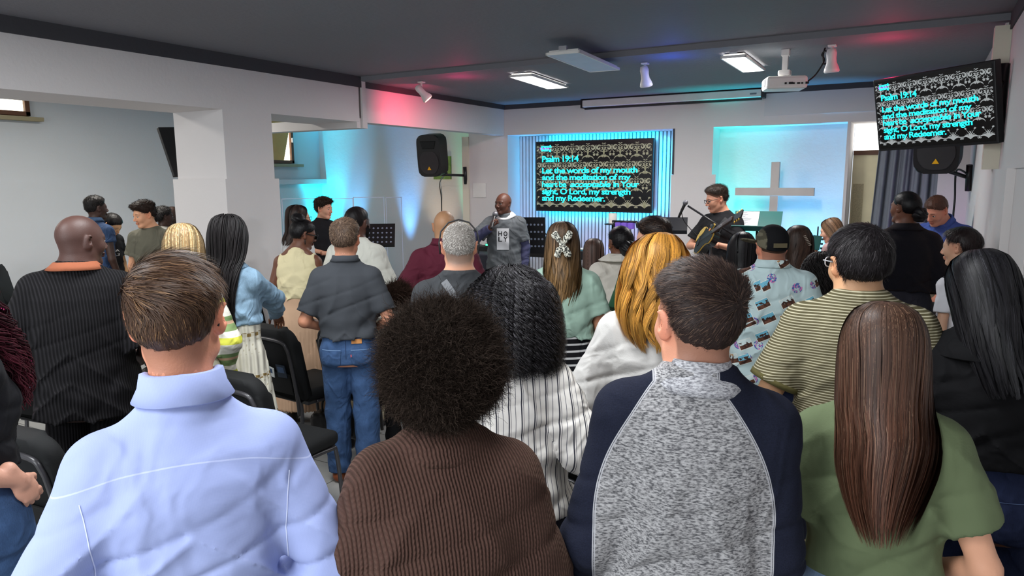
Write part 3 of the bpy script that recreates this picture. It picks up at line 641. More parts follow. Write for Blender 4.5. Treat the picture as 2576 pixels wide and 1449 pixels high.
o=bobj('jacket',bm,lace,None,True); md=o.modifiers.new('s','SOLIDIFY'); md.thickness=.01; o.location=(-.50,1.92,0); tag(o,'pale grey embossed jacket draped over the chair back beside the grey jersey','jacket')
t=thing('shoulder_bag','tan strapped bag hung over the chair left of the long black hair','bag',(.0,3.12,.92)); tube('strap',smoothpath([(-.05,-.02,-.4),(-.03,-.03,-.1),(.0,.0,.02),(.03,.05,-.1)],8),.012,plain(C(150,124,100),.7),t)
bm=bmesh.new(); add_box(bm,(-.15,-.09,-.62),(.09,.0,-.38),bev=.03); bobj('bag_body',bm,plain(C(150,124,100),.7),t,True)
# ================================================================ STAGE GEAR
def music_stand(name,label,px,py,Y,rz,colr,w=.46,h=.32,tilt=35,base=.15,holes=True):
    p=atY(px,py,Y); t=thing(name,label,'music stand',(p[0],Y,base),rz); H_=p[2]-base
    T=Matrix.Translation((0,0,H_))@Matrix.Rotation(rad(-tilt),4,'X')
    bm=bmesh.new(); add_box(bm,(-w/2,-.004,-h/2),(w/2,.004,h/2)); add_box(bm,(-w/2,-.06,-h/2-.004),(w/2,.0,-h/2+.004)); m_=plain(colr,.45)
    bm.transform(T); bobj('desk',bm,m_,t)
    if holes:
        bm=bmesh.new()
        for i in range(8):
            for j in range(4): prism(bm,[(-w*.4+i*w*.114+.012*math.cos(a),-h*.3+j*h*.2+.012*math.sin(a)) for a in np.linspace(0,2*pi,8,endpoint=False)],-.006,.006)
        bm.transform(T); bobj('desk_holes',bm,plain(C(120,130,150),.5),t)
    tube('pole',[(0,.01,0.05),(0,.02,H_-.03)],.011,M_BMETAL,t)
    for k in range(3):
        a=k*2.094+.5; tube('leg',[(0,.01,.16),(.26*math.cos(a),.26*math.sin(a),.012)],.009,M_BMETAL,t)
    return t,T,w,h
music_stand('music_stand','black perforated music stand beside the bearded man in the white tee',945,592,6.6,rad(35),C(22,22,24))
music_stand('music_stand','black perforated music stand right of the man with the microphone',1332,592,6.95,rad(200),C(22,22,26),.36,.42,15)
music_stand('music_stand','plain dark music stand behind the slicked dark hair',1688,567,7.0,rad(15),C(24,24,30),.32,.20,40,holes=False)
t,T,w,h=music_stand('music_stand','teal green music stand with sheet music in front of the white cross',1905,556,6.8,rad(5),C(30,92,88),.42,.27,52,holes=False)
bm=bmesh.new(); add_box(bm,(-.18,-.012,-.11),(.01,-.008,.12)); sh=bobj('sheet_music',bm,plain(C(216,220,220),.7)); sh.matrix_world=t.matrix_basis@T; tag(sh,'printed song sheet lying on the teal music stand','sheet of paper')
bm=bmesh.new(); 
for k in range(14): add_box(bm,(-.165,-.014,.10-k*.014),(-.165+random.uniform(.05,.12),-.0125,.103-k*.014))
bobj('lyrics',bm,M_GREY,sh)
def mic(t,loc,dirv,s=1.):
    q=Vector(dirv).normalized().to_track_quat('Z','Y').to_matrix(); bm=bmesh.new()
    lathe(bm,[(.011*s,-.15*s),(.0125*s,-.14*s),(.016*s,-.02*s),(.018*s,.0)],loc,14,q); h_=bobj('handle',bm,M_BMETAL,t,True)
    bm=bmesh.new(); lathe(bm,[(.018*s,.0),(.026*s,.012*s),(.027*s,.028*s),(.02*s,.045*s),(.006*s,.053*s)],loc,14,q); bobj('grille',bm,plain(C(120,120,125),.4,metal=.6,bmp=.001,bs=700),t,True)
p=atY(1722,512,6.35); bx,bz=atY(1803,600,6.45)[0],1.35
t=thing('microphone_stand','black boom microphone stand in front of the guitarist','microphone stand',(atY(1790,640,6.4)[0],6.4,.15))
o=t.location; j=atY(1790,565,6.4); tube('pole',[(0,0,.03),(j[0]-o.x,0,j[2]-.15)],.011,M_BMETAL,t)
e=atY(1862,602,6.4); tube('boom',[(e[0]-o.x,0,e[2]-.15),(p[0]-o.x+.03,-.05,p[2]-.17)],.009,M_BMETAL,t); bm=bmesh.new(); lathe(bm,[(.001,0),(.14,0),(.14,.015),(.02,.03)]); bobj('base',bm,M_BMETAL,t,True)
tube('cable',smoothpath([(p[0]-o.x-.03,-.05,p[2]-.2),(p[0]-o.x,-.02,p[2]-.32),(p[0]-o.x+.15,0,p[2]-.46),(p[0]-o.x+.3,0,p[2]-.46),(j[0]-o.x,.01,j[2]-.3),(j[0]-o.x+.01,.0,.5)],8),.004,M_BLACK,t)
t=thing('microphone','black microphone clipped on the boom stand by the guitarist','microphone',(p[0],6.35,p[2])); mic(t,(0,0,-.01),(.35,0,.8),.85)
p=atY(1370,600,7.0)
t=thing('microphone_stand','black microphone stand beside the keyboard','microphone stand',(p[0]+.05,7.05,.15)); a=atY(1322,563,7.05)
tube('pole',[(0,0,.03),(0,0,p[2]-.13)],.011,M_BMETAL,t); tube('boom',[(.05,0,p[2]-.16),(a[0]-p[0],0,a[2]-.15)],.008,M_BMETAL,t); bm=bmesh.new(); lathe(bm,[(.001,0),(.14,0),(.14,.015),(.02,.03)]); bobj('base',bm,M_BMETAL,t,True)
# keyboard on an X stand
a=atY(1203,625,7.4); b=atY(1503,617,7.4)
t=thing('keyboard','long black stage keyboard on an x-shaped stand behind the man speaking','keyboard',((a[0]+b[0])/2,7.4,.15)); L=(b[0]-a[0])/2; kz=a[2]-.15
box('body',(-L,-.15,kz-.05),(L,.15,kz+.05),M_BLACK,t,bev=.01); box('keys',(-L+.05,.0,kz+.045),(L-.05,.13,kz+.055),M_WPL,t); 
for s in (-1,1): tube('stand_leg',[(-.42*s,-.05*s,kz-.05),(.42*s,-.05*s,.03)],.018,M_BMETAL,t)
tube('stand_foot',[(-.44,-.2,.02),(-.44,.2,.02)],.016,M_BMETAL,t); tube('stand_foot',[(.44,-.2,.02),(.44,.2,.02)],.016,M_BMETAL,t); tube('cross_bar',[(-.42,-.1,kz-.3),(.42,-.1,kz-.3)],.014,M_BMETAL,t)
# amplifier + radio receiver
a=atY(1212,668,6.95); t=thing('amplifier','dark floor amplifier with small lights left of the man speaking','amplifier',(a[0],6.95,.15)); 
box('cabinet',(-.17,-.15,0),(.17,.15,a[2]+.0),plain(C(40,42,52),.6,bmp=.001,bs=300),t,bev=.012)
box('indicator_lamp',(-.03,-.155,a[2]-.05),(-.01,-.149,a[2]-.03),emis((1,.5,.05),4),t)
t=thing('wireless_receiver','small black radio receiver with two antennas and a green light','radio receiver',(a[0]-.02,7.3,kz+.20)); box('case',(-.1,-.08,0),(.1,.08,.035),M_BLACK,t,bev=.004)
for s in (-1,1): tube('antenna',[(.03*s,-.06,.03),(.034*s,-.06,.22)],.004,M_BLACK,t)
box('indicator_lamp',(-.09,-.084,.01),(-.05,-.079,.03),emis((.05,1,.3),3),t)
# laptop on the stage edge
a=atY(985,700,7.5); t=thing('laptop','open dark laptop on the stage floor beneath the clear screens','laptop',(a[0],7.6,.15),rad(40)); box('base',(-.17,-.12,0),(.17,.12,.02),M_BLACK,t,bev=.004)
box('stand_box',(-.2,-.14,-.0),(.2,.14,.0005),M_BLACK,t); sc_=box('lid',(-.17,-.004,0),(.17,.004,.23),plain(C(70,72,78),.5),t); sc_.location=(0,.12,.02); sc_.rotation_euler=(rad(-18),0,0)
# clear acrylic drum shields
mt,nt,b_=newmat('acrylic',.03,.5); b_.inputs['Transmission Weight'].default_value=1; b_.inputs['IOR'].default_value=1.02; b_.inputs['Base Color'].default_value=(.97,.98,1,1); M_ACR=mt
M_EDGE=plain(C(196,204,226),.3,.6)
SH=[((708,500),(800,500)),((800,500),(888,496)),((888,496),(966,496)),((970,496),(1010,495))]; cols_=[-8.6]
Ys=[7.55,8.0,8.35,8.6,8.75]
for i,(A_,B_) in enumerate(SH):
    p=atY(*A_,Ys[i]); q=atY(*B_,Ys[i+1]); v_=Vector((q[0]-p[0],q[1]-p[1],0)); L=v_.length; ht=p[2]-.15
    t=thing('acrylic_shield',['leftmost clear acrylic shield panel, next to the column','clear acrylic shield panel behind the boy in black','clear acrylic shield panel behind the bearded man','narrow rightmost clear acrylic shield panel in blue light'][i],'acrylic screen',(p[0],p[1],.15),math.atan2(v_.y,v_.x),'clear drum shield panels')
    box('sheet',(0,-.003,0),(L,.003,ht),M_ACR,t)
    bm=bmesh.new(); e=.009
    for b in (((0,-.006,0),(e,.006,ht)),((L-e,-.006,0),(L,.006,ht)),((0,-.006,ht-e),(L,.006,ht))): add_box(bm,*b)
    bobj('polished_edge',bm,M_EDGE,t)
# candle stand and drum rack in front of the slats
a=atY(1541,566,8.2); t=thing('candle_holder','black iron candle holder in front of the slatted wall','candle holder',(a[0],8.2,.15)); zz=a[2]-.15
tube('pole',[(0,0,0),(0,0,zz)],.012,M_BMETAL,t); bm=bmesh.new(); lathe(bm,[(.03,zz),(.10,zz+.005),(.10,zz+.018),(.02,zz+.018)]); bobj('dish',bm,M_BMETAL,t,True)
for k in range(3): tube('foot',[(0,0,.12),(.17*math.cos(k*2.09),.17*math.sin(k*2.09),.0)],.01,M_BMETAL,t)
bm=bmesh.new(); lathe(bm,[(.05,0),(.052,.01),(.052,.12),(.045,.128),(.002,.12)]); cd=bobj('candle',bm,plain(C(236,232,224),.5),None,True); cd.location=(a[0],8.2,a[2]+.018); tag(cd,'thick white pillar candle on the black iron holder','candle')
a=atY(1572,566,8.0); t=thing('drum_rack','black clamp bar with purple drum modules in front of the slatted wall','stage light',(a[0],8.0,.15)); zz=a[2]-.15
tube('pole',[(0,0,0),(0,0,zz)],.014,M_BMETAL,t); tube('top_bar',[(-.16,0,zz+.04),(.15,0,zz+.04)],.014,M_BMETAL,t)
for k,x_ in enumerate((-.08,.0,.08)): box('drum_module',(x_-.032,-.04,zz-.045),(x_+.032,.04,zz+.03),emis(C(92,66,150),.8),t,bev=.008)  # purple drum modules, given a glow of their own
for x_ in (-.15,.14): tube('clamp',[(x_,0,zz+.05),(x_+.02,0,zz-.03)],.016,M_BMETAL,t)
tube('foot',[(-.2,0,.01),(.2,0,.01)],.014,M_BMETAL,t)
# lamps standing on the stage floor that wash the walls
for i,(x_,y_,c_) in enumerate(((-9.25,9.42,CY),(-7.3,9.46,BL),(-5.95,9.46,GR),(-4.75,8.16,BL),(-3.9,8.24,CY),(-2.9,8.24,PU),(-1.95,8.40,CY),(-1.0,8.34,BL),(-.16,8.5,PU))):
    t=thing('stage_uplight',['cyan wall washer in the far left stage corner','blue wall washer on the floor behind the clear screens','green wall washer on the floor below the left loudspeaker','blue wall washer at the left end of the slatted recess','cyan wall washer below the stage television','violet wall washer at the right end of the slatted recess','cyan wall washer at the left of the cross','blue wall washer at the right of the cross','violet wall washer by the curtain'][i],'stage light',(x_,y_,.15 if i<8 else 0))
    bm=bmesh.new(); lathe(bm,[(.05,0),(.055,.02),(.05,.085),(.042,.085),(.04,.06)]); bobj('housing',bm,M_BLACK,t,True)
# ================================================================ PEOPLE ENGINE
def smin(a,b,k):
    if k<=0: return np.minimum(a,b)
    h=np.maximum(k-np.abs(a-b),0)/k; return np.minimum(a,b)-h*h*k*.25
class Fld:
    def __init__(s,lo,hi,h):
        s.o=np.array(lo,np.float32); s.h=h; n=np.ceil((np.array(hi)-s.o)/h).astype(int)+1; s.n=n
        s.ax=[(s.o[i]+h*np.arange(n[i])).astype(np.float32) for i in range(3)]; s.F=np.full(n,.15,np.float32)
    def sl(s,lo,hi):
        return tuple(slice(max(int((lo[i]-s.o[i])/s.h)-1,0),max(min(int((hi[i]-s.o[i])/s.h)+2,s.n[i]),0)) for i in range(3))
    def do(s,fn,lo,hi,k=.02,sub=False):
        q=s.sl(lo,hi)
        if any(a.stop<=a.start for a in q): return
        X=s.ax[0][q[0]][:,None,None]; Y=s.ax[1][q[1]][None,:,None]; Z=s.ax[2][q[2]][None,None,:]
        d=fn(X,Y,Z); v=s.F[q]
        s.F[q]=-smin(-v,d,k) if sub else smin(v,d,k)
    def cone(s,a,b,ra,rb,k=.02,flat=False,sub=False):
        a=np.array(a,float); b=np.array(b,float); ab=b-a; L2=ab@ab+1e-12; L=L2**.5; m=max(ra,rb)+k+s.h*2
        def fn(X,Y,Z):
            dx,dy,dz=X-a[0],Y-a[1],Z-a[2]; t0=(dx*ab[0]+dy*ab[1]+dz*ab[2])/L2; t=np.clip(t0,0,1)
            d=np.sqrt((dx-t*ab[0])**2+(dy-t*ab[1])**2+(dz-t*ab[2])**2)-(ra+(rb-ra)*t)
            return np.maximum(d,(t0-1)*L) if flat else d
        s.do(fn,np.minimum(a,b)-m,np.maximum(a,b)+m,k,sub)
    def ell(s,c,r,k=.02,R=None,sub=False):
        c=np.array(c,float); r=np.array(r,float); m=r.max()+k+s.h*2
        def fn(X,Y,Z):
            x,y,z=X-c[0],Y-c[1],Z-c[2]
            if R is not None: x,y,z=(R[0,0]*x+R[1,0]*y+R[2,0]*z,R[0,1]*x+R[1,1]*y+R[2,1]*z,R[0,2]*x+R[1,2]*y+R[2,2]*z)
            k0=np.sqrt((x/r[0])**2+(y/r[1])**2+(z/r[2])**2); k1=np.sqrt((x/r[0]**2)**2+(y/r[1]**2)**2+(z/r[2]**2)**2)+1e-6
            return k0*(k0-1)/k1
        s.do(fn,c-m,c+m,k,sub)
    def loft(s,M,zs,a,b,c,p=2.35,k=.02,z0=None,z1=None):
        Mi=np.linalg.inv(M); z0=zs[0] if z0 is None else z0; z1=zs[-1] if z1 is None else z1; mx=max(a)+max(b)*.3+k+s.h*2
        cor=np.array([M[:3,:3]@np.array([x,y,z])+M[:3,3] for x in(-mx,mx) for y in(-mx*.9,mx*.9) for z in (z0-.03,z1+.03)])
        def fn(X,Y,Z):
            x=Mi[0,0]*X+Mi[0,1]*Y+Mi[0,2]*Z+Mi[0,3]; y=Mi[1,0]*X+Mi[1,1]*Y+Mi[1,2]*Z+Mi[1,3]; z=Mi[2,0]*X+Mi[2,1]*Y+Mi[2,2]*Z+Mi[2,3]
            A=np.interp(z,zs,a).astype(np.float32); B=np.interp(z,zs,b).astype(np.float32); Cc=np.interp(z,zs,c).astype(np.float32)
            d=((np.abs(x/A)**p+np.abs((y-Cc)/B)**p)**(1/p)-1)*np.minimum(A,B)
            return np.maximum(np.maximum(d,z0-z),z-z1)
        s.do(fn,cor.min(0),cor.max(0),k)
    def warp(s,fn):
        X=s.ax[0][:,None,None]; Y=s.ax[1][None,:,None]; Z=s.ax[2][None,None,:]; s.F=s.F+fn(X,Y,Z).astype(np.float32)
    def mesh(s):
        F=s.F; S=F<0; a=S.astype(np.int8)
        c=a[:-1,:-1,:-1]+a[1:,:-1,:-1]+a[:-1,1:,:-1]+a[1:,1:,:-1]+a[:-1,:-1,1:]+a[1:,:-1,1:]+a[:-1,1:,1:]+a[1:,1:,1:]
        act=(c>0)&(c<8); idx=np.argwhere(act); vid=np.full(act.shape,-1,np.int32); vid[act]=np.arange(len(idx))
        off=[(i,j,k) for i in(0,1) for j in(0,1) for k in(0,1)]
        cv=np.stack([F[idx[:,0]+o[0],idx[:,1]+o[1],idx[:,2]+o[2]] for o in off],1); O=np.array(off,float)
        acc=np.zeros((len(idx),3)); cnt=np.zeros(len(idx))
        for i in range(8):
            for j in range(i+1,8):
                if np.abs(O[i]-O[j]).sum()!=1: continue
                cr=(cv[:,i]<0)!=(cv[:,j]<0); t=cv[:,i]/(cv[:,i]-cv[:,j]+1e-12)
                acc+=np.where(cr[:,None],O[i]+(O[j]-O[i])*t[:,None],0); cnt+=cr
        V=s.o+s.h*(idx+acc/cnt[:,None]); Q=[]
        for ax in range(3):
            sa=[slice(None)]*3; sb=[slice(None)]*3; sa[ax]=slice(None,-1); sb[ax]=slice(1,None)
            A=S[tuple(sa)]; B=S[tuple(sb)]; e=np.argwhere(A!=B); o1,o2=[(1,2),(2,0),(0,1)][ax]
            e=e[(e[:,o1]>0)&(e[:,o2]>0)&(e[:,o1]<F.shape[o1]-1)&(e[:,o2]<F.shape[o2]-1)]
            def cell(d1,d2): w=e.copy(); w[:,o1]+=d1; w[:,o2]+=d2; return vid[w[:,0],w[:,1],w[:,2]]
            q=np.stack([cell(-1,-1),cell(0,-1),cell(0,0),cell(-1,0)],1); fl=~A[tuple(e.T)]; q[fl]=q[fl][:,::-1]; Q.append(q)
        Q=np.concatenate(Q) if Q else np.zeros((0,4),int); return V,Q[(Q>=0).all(1)]
def rx(a): c,s=math.cos(a),math.sin(a); return np.array([[1,0,0],[0,c,-s],[0,s,c]])
def ry(a): c,s=math.cos(a),math.sin(a); return np.array([[c,0,s],[0,1,0],[-s,0,c]])
def rz(a): c,s=math.cos(a),math.sin(a); return np.array([[c,-s,0],[s,c,0],[0,0,1]])
def m4(R=None,t=(0,0,0)): m=np.eye(4); m[:3,:3]=np.eye(3) if R is None else R; m[:3,3]=t; return m
def ap(M,p): p=np.atleast_2d(np.array(p,float)); return (p@M[:3,:3].T+M[:3,3]).squeeze()
PZ=np.array([.70,.82,.90,.97,1.04,1.11,1.20,1.30,1.37,1.425,1.455,1.485])
PROF={'m':([.165,.168,.165,.160,.152,.149,.158,.172,.176,.150,.105,.062],[.112,.116,.118,.112,.106,.105,.112,.118,.112,.094,.076,.060]),
 'f':([.172,.180,.180,.170,.150,.134,.138,.150,.150,.126,.088,.052],[.115,.122,.122,.112,.100,.094,.104,.108,.100,.084,.066,.052])}
ARM={'down':((.215,-.03,1.125),(.218,.045,.885),(-1,.1,0),.5,None),
 'front':((.225,-.06,1.14),(.065,.19,1.05),(-.3,-.9,0),.7,(-.75,.3,-.05)),
 'low':((.22,-.03,1.13),(.06,.17,.95),(-.3,-1,0),.7,(-.7,.3,-.5)),
 'cross':((.245,.0,1.13),(-.03,.19,1.14),(0,-1,0),.6,(-1,0,.1)),
 'pocket':((.275,-.06,1.14),(.215,.02,.93),(-1,0,0),.4,None)}
def hand(F,wr,d,n,side,curl,s):
    d=d/np.linalg.norm(d); n=n-d*(n@d); n=n/np.linalg.norm(n); t=np.cross(n,d)*side; R=np.stack([t,n,d],1)
    F.cone(wr-d*.05*s,wr+d*.02*s,.027*s,.024*s,.01); F.ell(wr+d*.052*s+n*.002*s,np.array([.040,.015,.052])*s,.012,R)
    for i,(o,L,r) in enumerate(((.030,.070,.0088),(.0105,.078,.0090),(-.0095,.073,.0088),(-.028,.057,.0078))):
        p=wr+d*(.088-.004*abs(i-1))*s+t*o*s; a=.12+curl*.55; 
        for j,(f,ad) in enumerate(((.45,curl*1.0),(.31,curl*.9),(.24,curl*.5))):
            q=p+(d*math.cos(a)+n*math.sin(a)+t*(o*.9))*L*f*s; F.cone(p,q,r*s*(1-.07*j),r*s*(.93-.07*j),.004); p=q; a+=ad
    p=wr+d*.022*s+t*.028*s+n*.006*s; v=(t*.62+d*.75+n*(.25+.3*curl)); v/=np.linalg.norm(v); q=p+v*.042*s; F.cone(p,q,.0135*s,.0105*s,.008)
    v2=(t*.15+d*.9+n*(.3+.5*curl)); v2/=np.linalg.norm(v2); F.cone(q,q+v2*.032*s,.0105*s,.0085*s,.004)
def head_sdf(F,hs,male,nose=1.,jaw=1.):
    g=lambda *v: np.array(v)*hs
    E=lambda c,r,k,R=None,sub=False: F.ell(g(*c),g(*r),k*hs,R,sub)
    K=lambda a,b,ra,rb,k: F.cone(g(*a),g(*b),ra*hs,rb*hs,k*hs)
    E((0,-.012,.022),(.0765,.097,.09),.03); E((0,.030,-.020),(.062,.063,.083),.03)
    for s in(-1,1):
        K((s*.050*jaw,.002,-.062),(s*.018,.062,-.100),.020,.018,.025); E((s*.040,.058,-.030),(.022,.022,.026),.02)
        K((s*.010,.086,.021),(s*.044,.074,.019),.0085,.007,.012)
    E((0,.071,-.099),(.021*jaw,.018,.017),.018)
    for s in(-1,1): E((s*.031,.101,.000),(.017,.017,.0115),.012,None,True)
    for s in(-1,1): E((s*.031,.079,.0075),(.0165,.0125,.006),.004)
    K((0,.089,.006),(0,.108*nose,-.030),.007,.0115,.012)
    for s in(-1,1): E((s*.0125,.098,-.037),(.0095,.011,.008),.006)
    E((0,.0925,-.0605),(.023,.0095,.0062),.004); E((0,.0905,-.0725),(.019,.0095,.0068),.004)
    for s in(-1,1):
        R=rz(-s*.55)@ry(s*.14)@rx(-.18); E((s*.0835,-.012,-.002),(.0068,.0195,.033),.005,R)
        E((s*.0765,-.004,-.026),(.0085,.011,.012),.006,R)
        E((s*.0915,-.004,.002),(.0055,.011,.019),.004,R,True)
def hairline(y): return np.interp(y,[-.12,-.085,-.052,-.038,-.030,.005,.02,.045,.07,.088,.12],[-.084,-.082,-.072,-.045,.010,.014,.018,.032,.056,.066,.075])
def hair_cap(hs,h,tt,ts,tb,line=0,noise_=.0,front=0,nape=0,seed=0,rect=0):
    """hair volume over the skull in head coordinates"""
    F=Fld(np.array([-.13,-.16,-.15])*hs,np.array([.13,.15,.19])*hs,h)
    F.ell(np.array([0,-.012,.022])*hs,np.array([.0765,.097,.09])*hs,.03*hs); F.ell(np.array([0,.026,-.018])*hs,np.array([.063,.061,.080])*hs,.03*hs)
    X=F.ax[0][:,None,None]/hs; Y=F.ax[1][None,:,None]/hs; Z=F.ax[2][None,None,:]/hs
    up=np.clip((Z-.02)/.08,0,1); up=up*up*(3-2*up); bk=np.clip((-Y)/.08,0,1)
    g=hairline(np.broadcast_to(Y,(1,Y.shape[1],1)))+line+nape*bk
    if rect: g=g-rect*np.clip(1-np.abs(X)/.06,0,1)*(Y>.03)
    e=np.clip((Z-g)/(.035+.06*bk),0,1)
    t=(ts*(1-bk)+tb*bk)*(1-up)+tt*up; e=e*e*(3-2*e); t=t*(.08+.92*e)+front*np.clip((Y-.03)/.05,0,1)*up
    nz=noise_*(np.sin(X*210+Z*60+seed)*np.sin(Y*190+1.7*seed+Z*40)+.6*np.sin(X*390+Y*330+seed*3)*np.sin(Z*350))
    F.F=np.maximum(F.F-((t+nz)*hs).astype(np.float32),((g-Z)*hs*.85).astype(np.float32)); return F.mesh()
def ribbons(P,O,w,col,taper=.3):
    """P (n,m,3) strand points, O (n,m,3) outward directions"""
    n,m,_=P.shape; T=np.gradient(P,axis=1); Sd=np.cross(T,O); Sd/=np.linalg.norm(Sd,axis=2,keepdims=True)+1e-9
    ww=(w if np.isscalar(w) else w[:,None,None])*(1-(1-taper)*np.linspace(0,1,m)**2)[None,:,None]*.5
    V=np.stack([P+Sd*ww,P-Sd*ww],2).reshape(-1,3); i=(np.arange(n)[:,None]*m+np.arange(m-1)[None,:]).ravel()*2
    Q=np.stack([i,i+1,i+3,i+2],1); cc=np.repeat(col.reshape(n,m,3) if col.ndim==3 else np.repeat(col[:,None,:],m,1),2,axis=1).reshape(-1,3)
    return V,Q,cc
def tubes(P,r,col,k=5):
    n,m,_=P.shape; T=np.gradient(P,axis=1); T/=np.linalg.norm(T,axis=2,keepdims=True)+1e-9
    u=np.cross(T,np.array([.3,.2,.93])); u/=np.linalg.norm(u,axis=2,keepdims=True)+1e-9; v=np.cross(T,u)
    a=np.arange(k)*2*pi/k; rr=(r if np.ndim(r)==2 else np.full((n,m),r))[:,:,None,None]
    V=(P[:,:,None,:]+rr*(u[:,:,None,:]*np.cos(a)[None,None,:,None]+v[:,:,None,:]*np.sin(a)[None,None,:,None])).reshape(-1,3)
    b=(np.arange(n)[:,None]*m+np.arange(m-1)[None,:]).ravel()[:,None]*k; j=np.arange(k)[None,:]; j2=(j+1)%k
    Q=np.stack([b+j,b+j2,b+k+j2,b+k+j],2).reshape(-1,4); cc=np.repeat((col if col.ndim==3 else np.repeat(col[:,None,:],m,1)).reshape(-1,3),k,axis=0); return V,Q,cc
def join(parts):
    V=[];Q=[];Cc=[];o=0
    for v,q,c in parts: V.append(v);Q.append(q+o);Cc.append(np.broadcast_to(c,(len(v),3)));o+=len(v)
    return np.concatenate(V),np.concatenate(Q),np.concatenate(Cc)
def vnormals(V,Q):
    N_=np.zeros_like(V); n=np.cross(V[Q[:,2]]-V[Q[:,0]],V[Q[:,3]]-V[Q[:,1]])
    for i in range(4): np.add.at(N_,Q[:,i],n)
    return N_/(np.linalg.norm(N_,axis=1,keepdims=True)+1e-12)
def strands_short(V,Q,n,L,col,flow,lift=.3,w=.0012,m=4,rng=None,hi=None,curl=0,jit=.35,mask=None,hs=1.,fade_g=None):
    rng=rng or RNG; Nn=vnormals(V,Q); ok=np.arange(len(V)) if mask is None else np.nonzero(mask(V/hs))[0]
    id_=rng.choice(ok,n); p=V[id_]+rng.normal(0,.0015,(n,3)); nn=Nn[id_]
    ee=None
    if fade_g is not None: ee=np.clip((p[:,2]/hs-hairline(p[:,1]/hs)-fade_g)/.07,0,1); keep=rng.random(n)<ee*1.3+.04; p=p[keep]; nn=nn[keep]; ee=ee[keep]; n=len(p)
    d=flow(p/hs)+rng.normal(0,jit,(n,3)); d-=nn*(d*nn).sum(1,keepdims=True); d/=np.linalg.norm(d,axis=1,keepdims=True)+1e-9
    Ls=(L(p/hs) if callable(L) else np.full(n,L))*rng.uniform(.6,1.15,n)*(1 if ee is None else .25+.75*ee); lf=(lift(p/hs) if callable(lift) else np.full(n,lift))
    t=np.linspace(0,1,m)[None,:,None]; Lt=Ls[:,None,None]*t
    P=p[:,None,:]-nn[:,None,:]*.002+d[:,None,:]*Lt*np.sqrt(np.clip(1-lf**2,.05,1))[:,None,None]+nn[:,None,:]*(lf[:,None,None]*Lt-Lt**2/(2*.10)*(1-lf[:,None,None]))
    if curl: P=P+rng.normal(0,curl,(n,m,3))*t
    b=rng.uniform(.55,1.5,(n,1)); cc=np.array(col)[None,:]*b
    if hi is not None: cc=np.where(rng.random((n,1))<hi[1],np.array(hi[0])[None,:]*b,cc)
    return ribbons(P,np.repeat(nn[:,None,:],m,1),w,np.clip(cc,0,1))
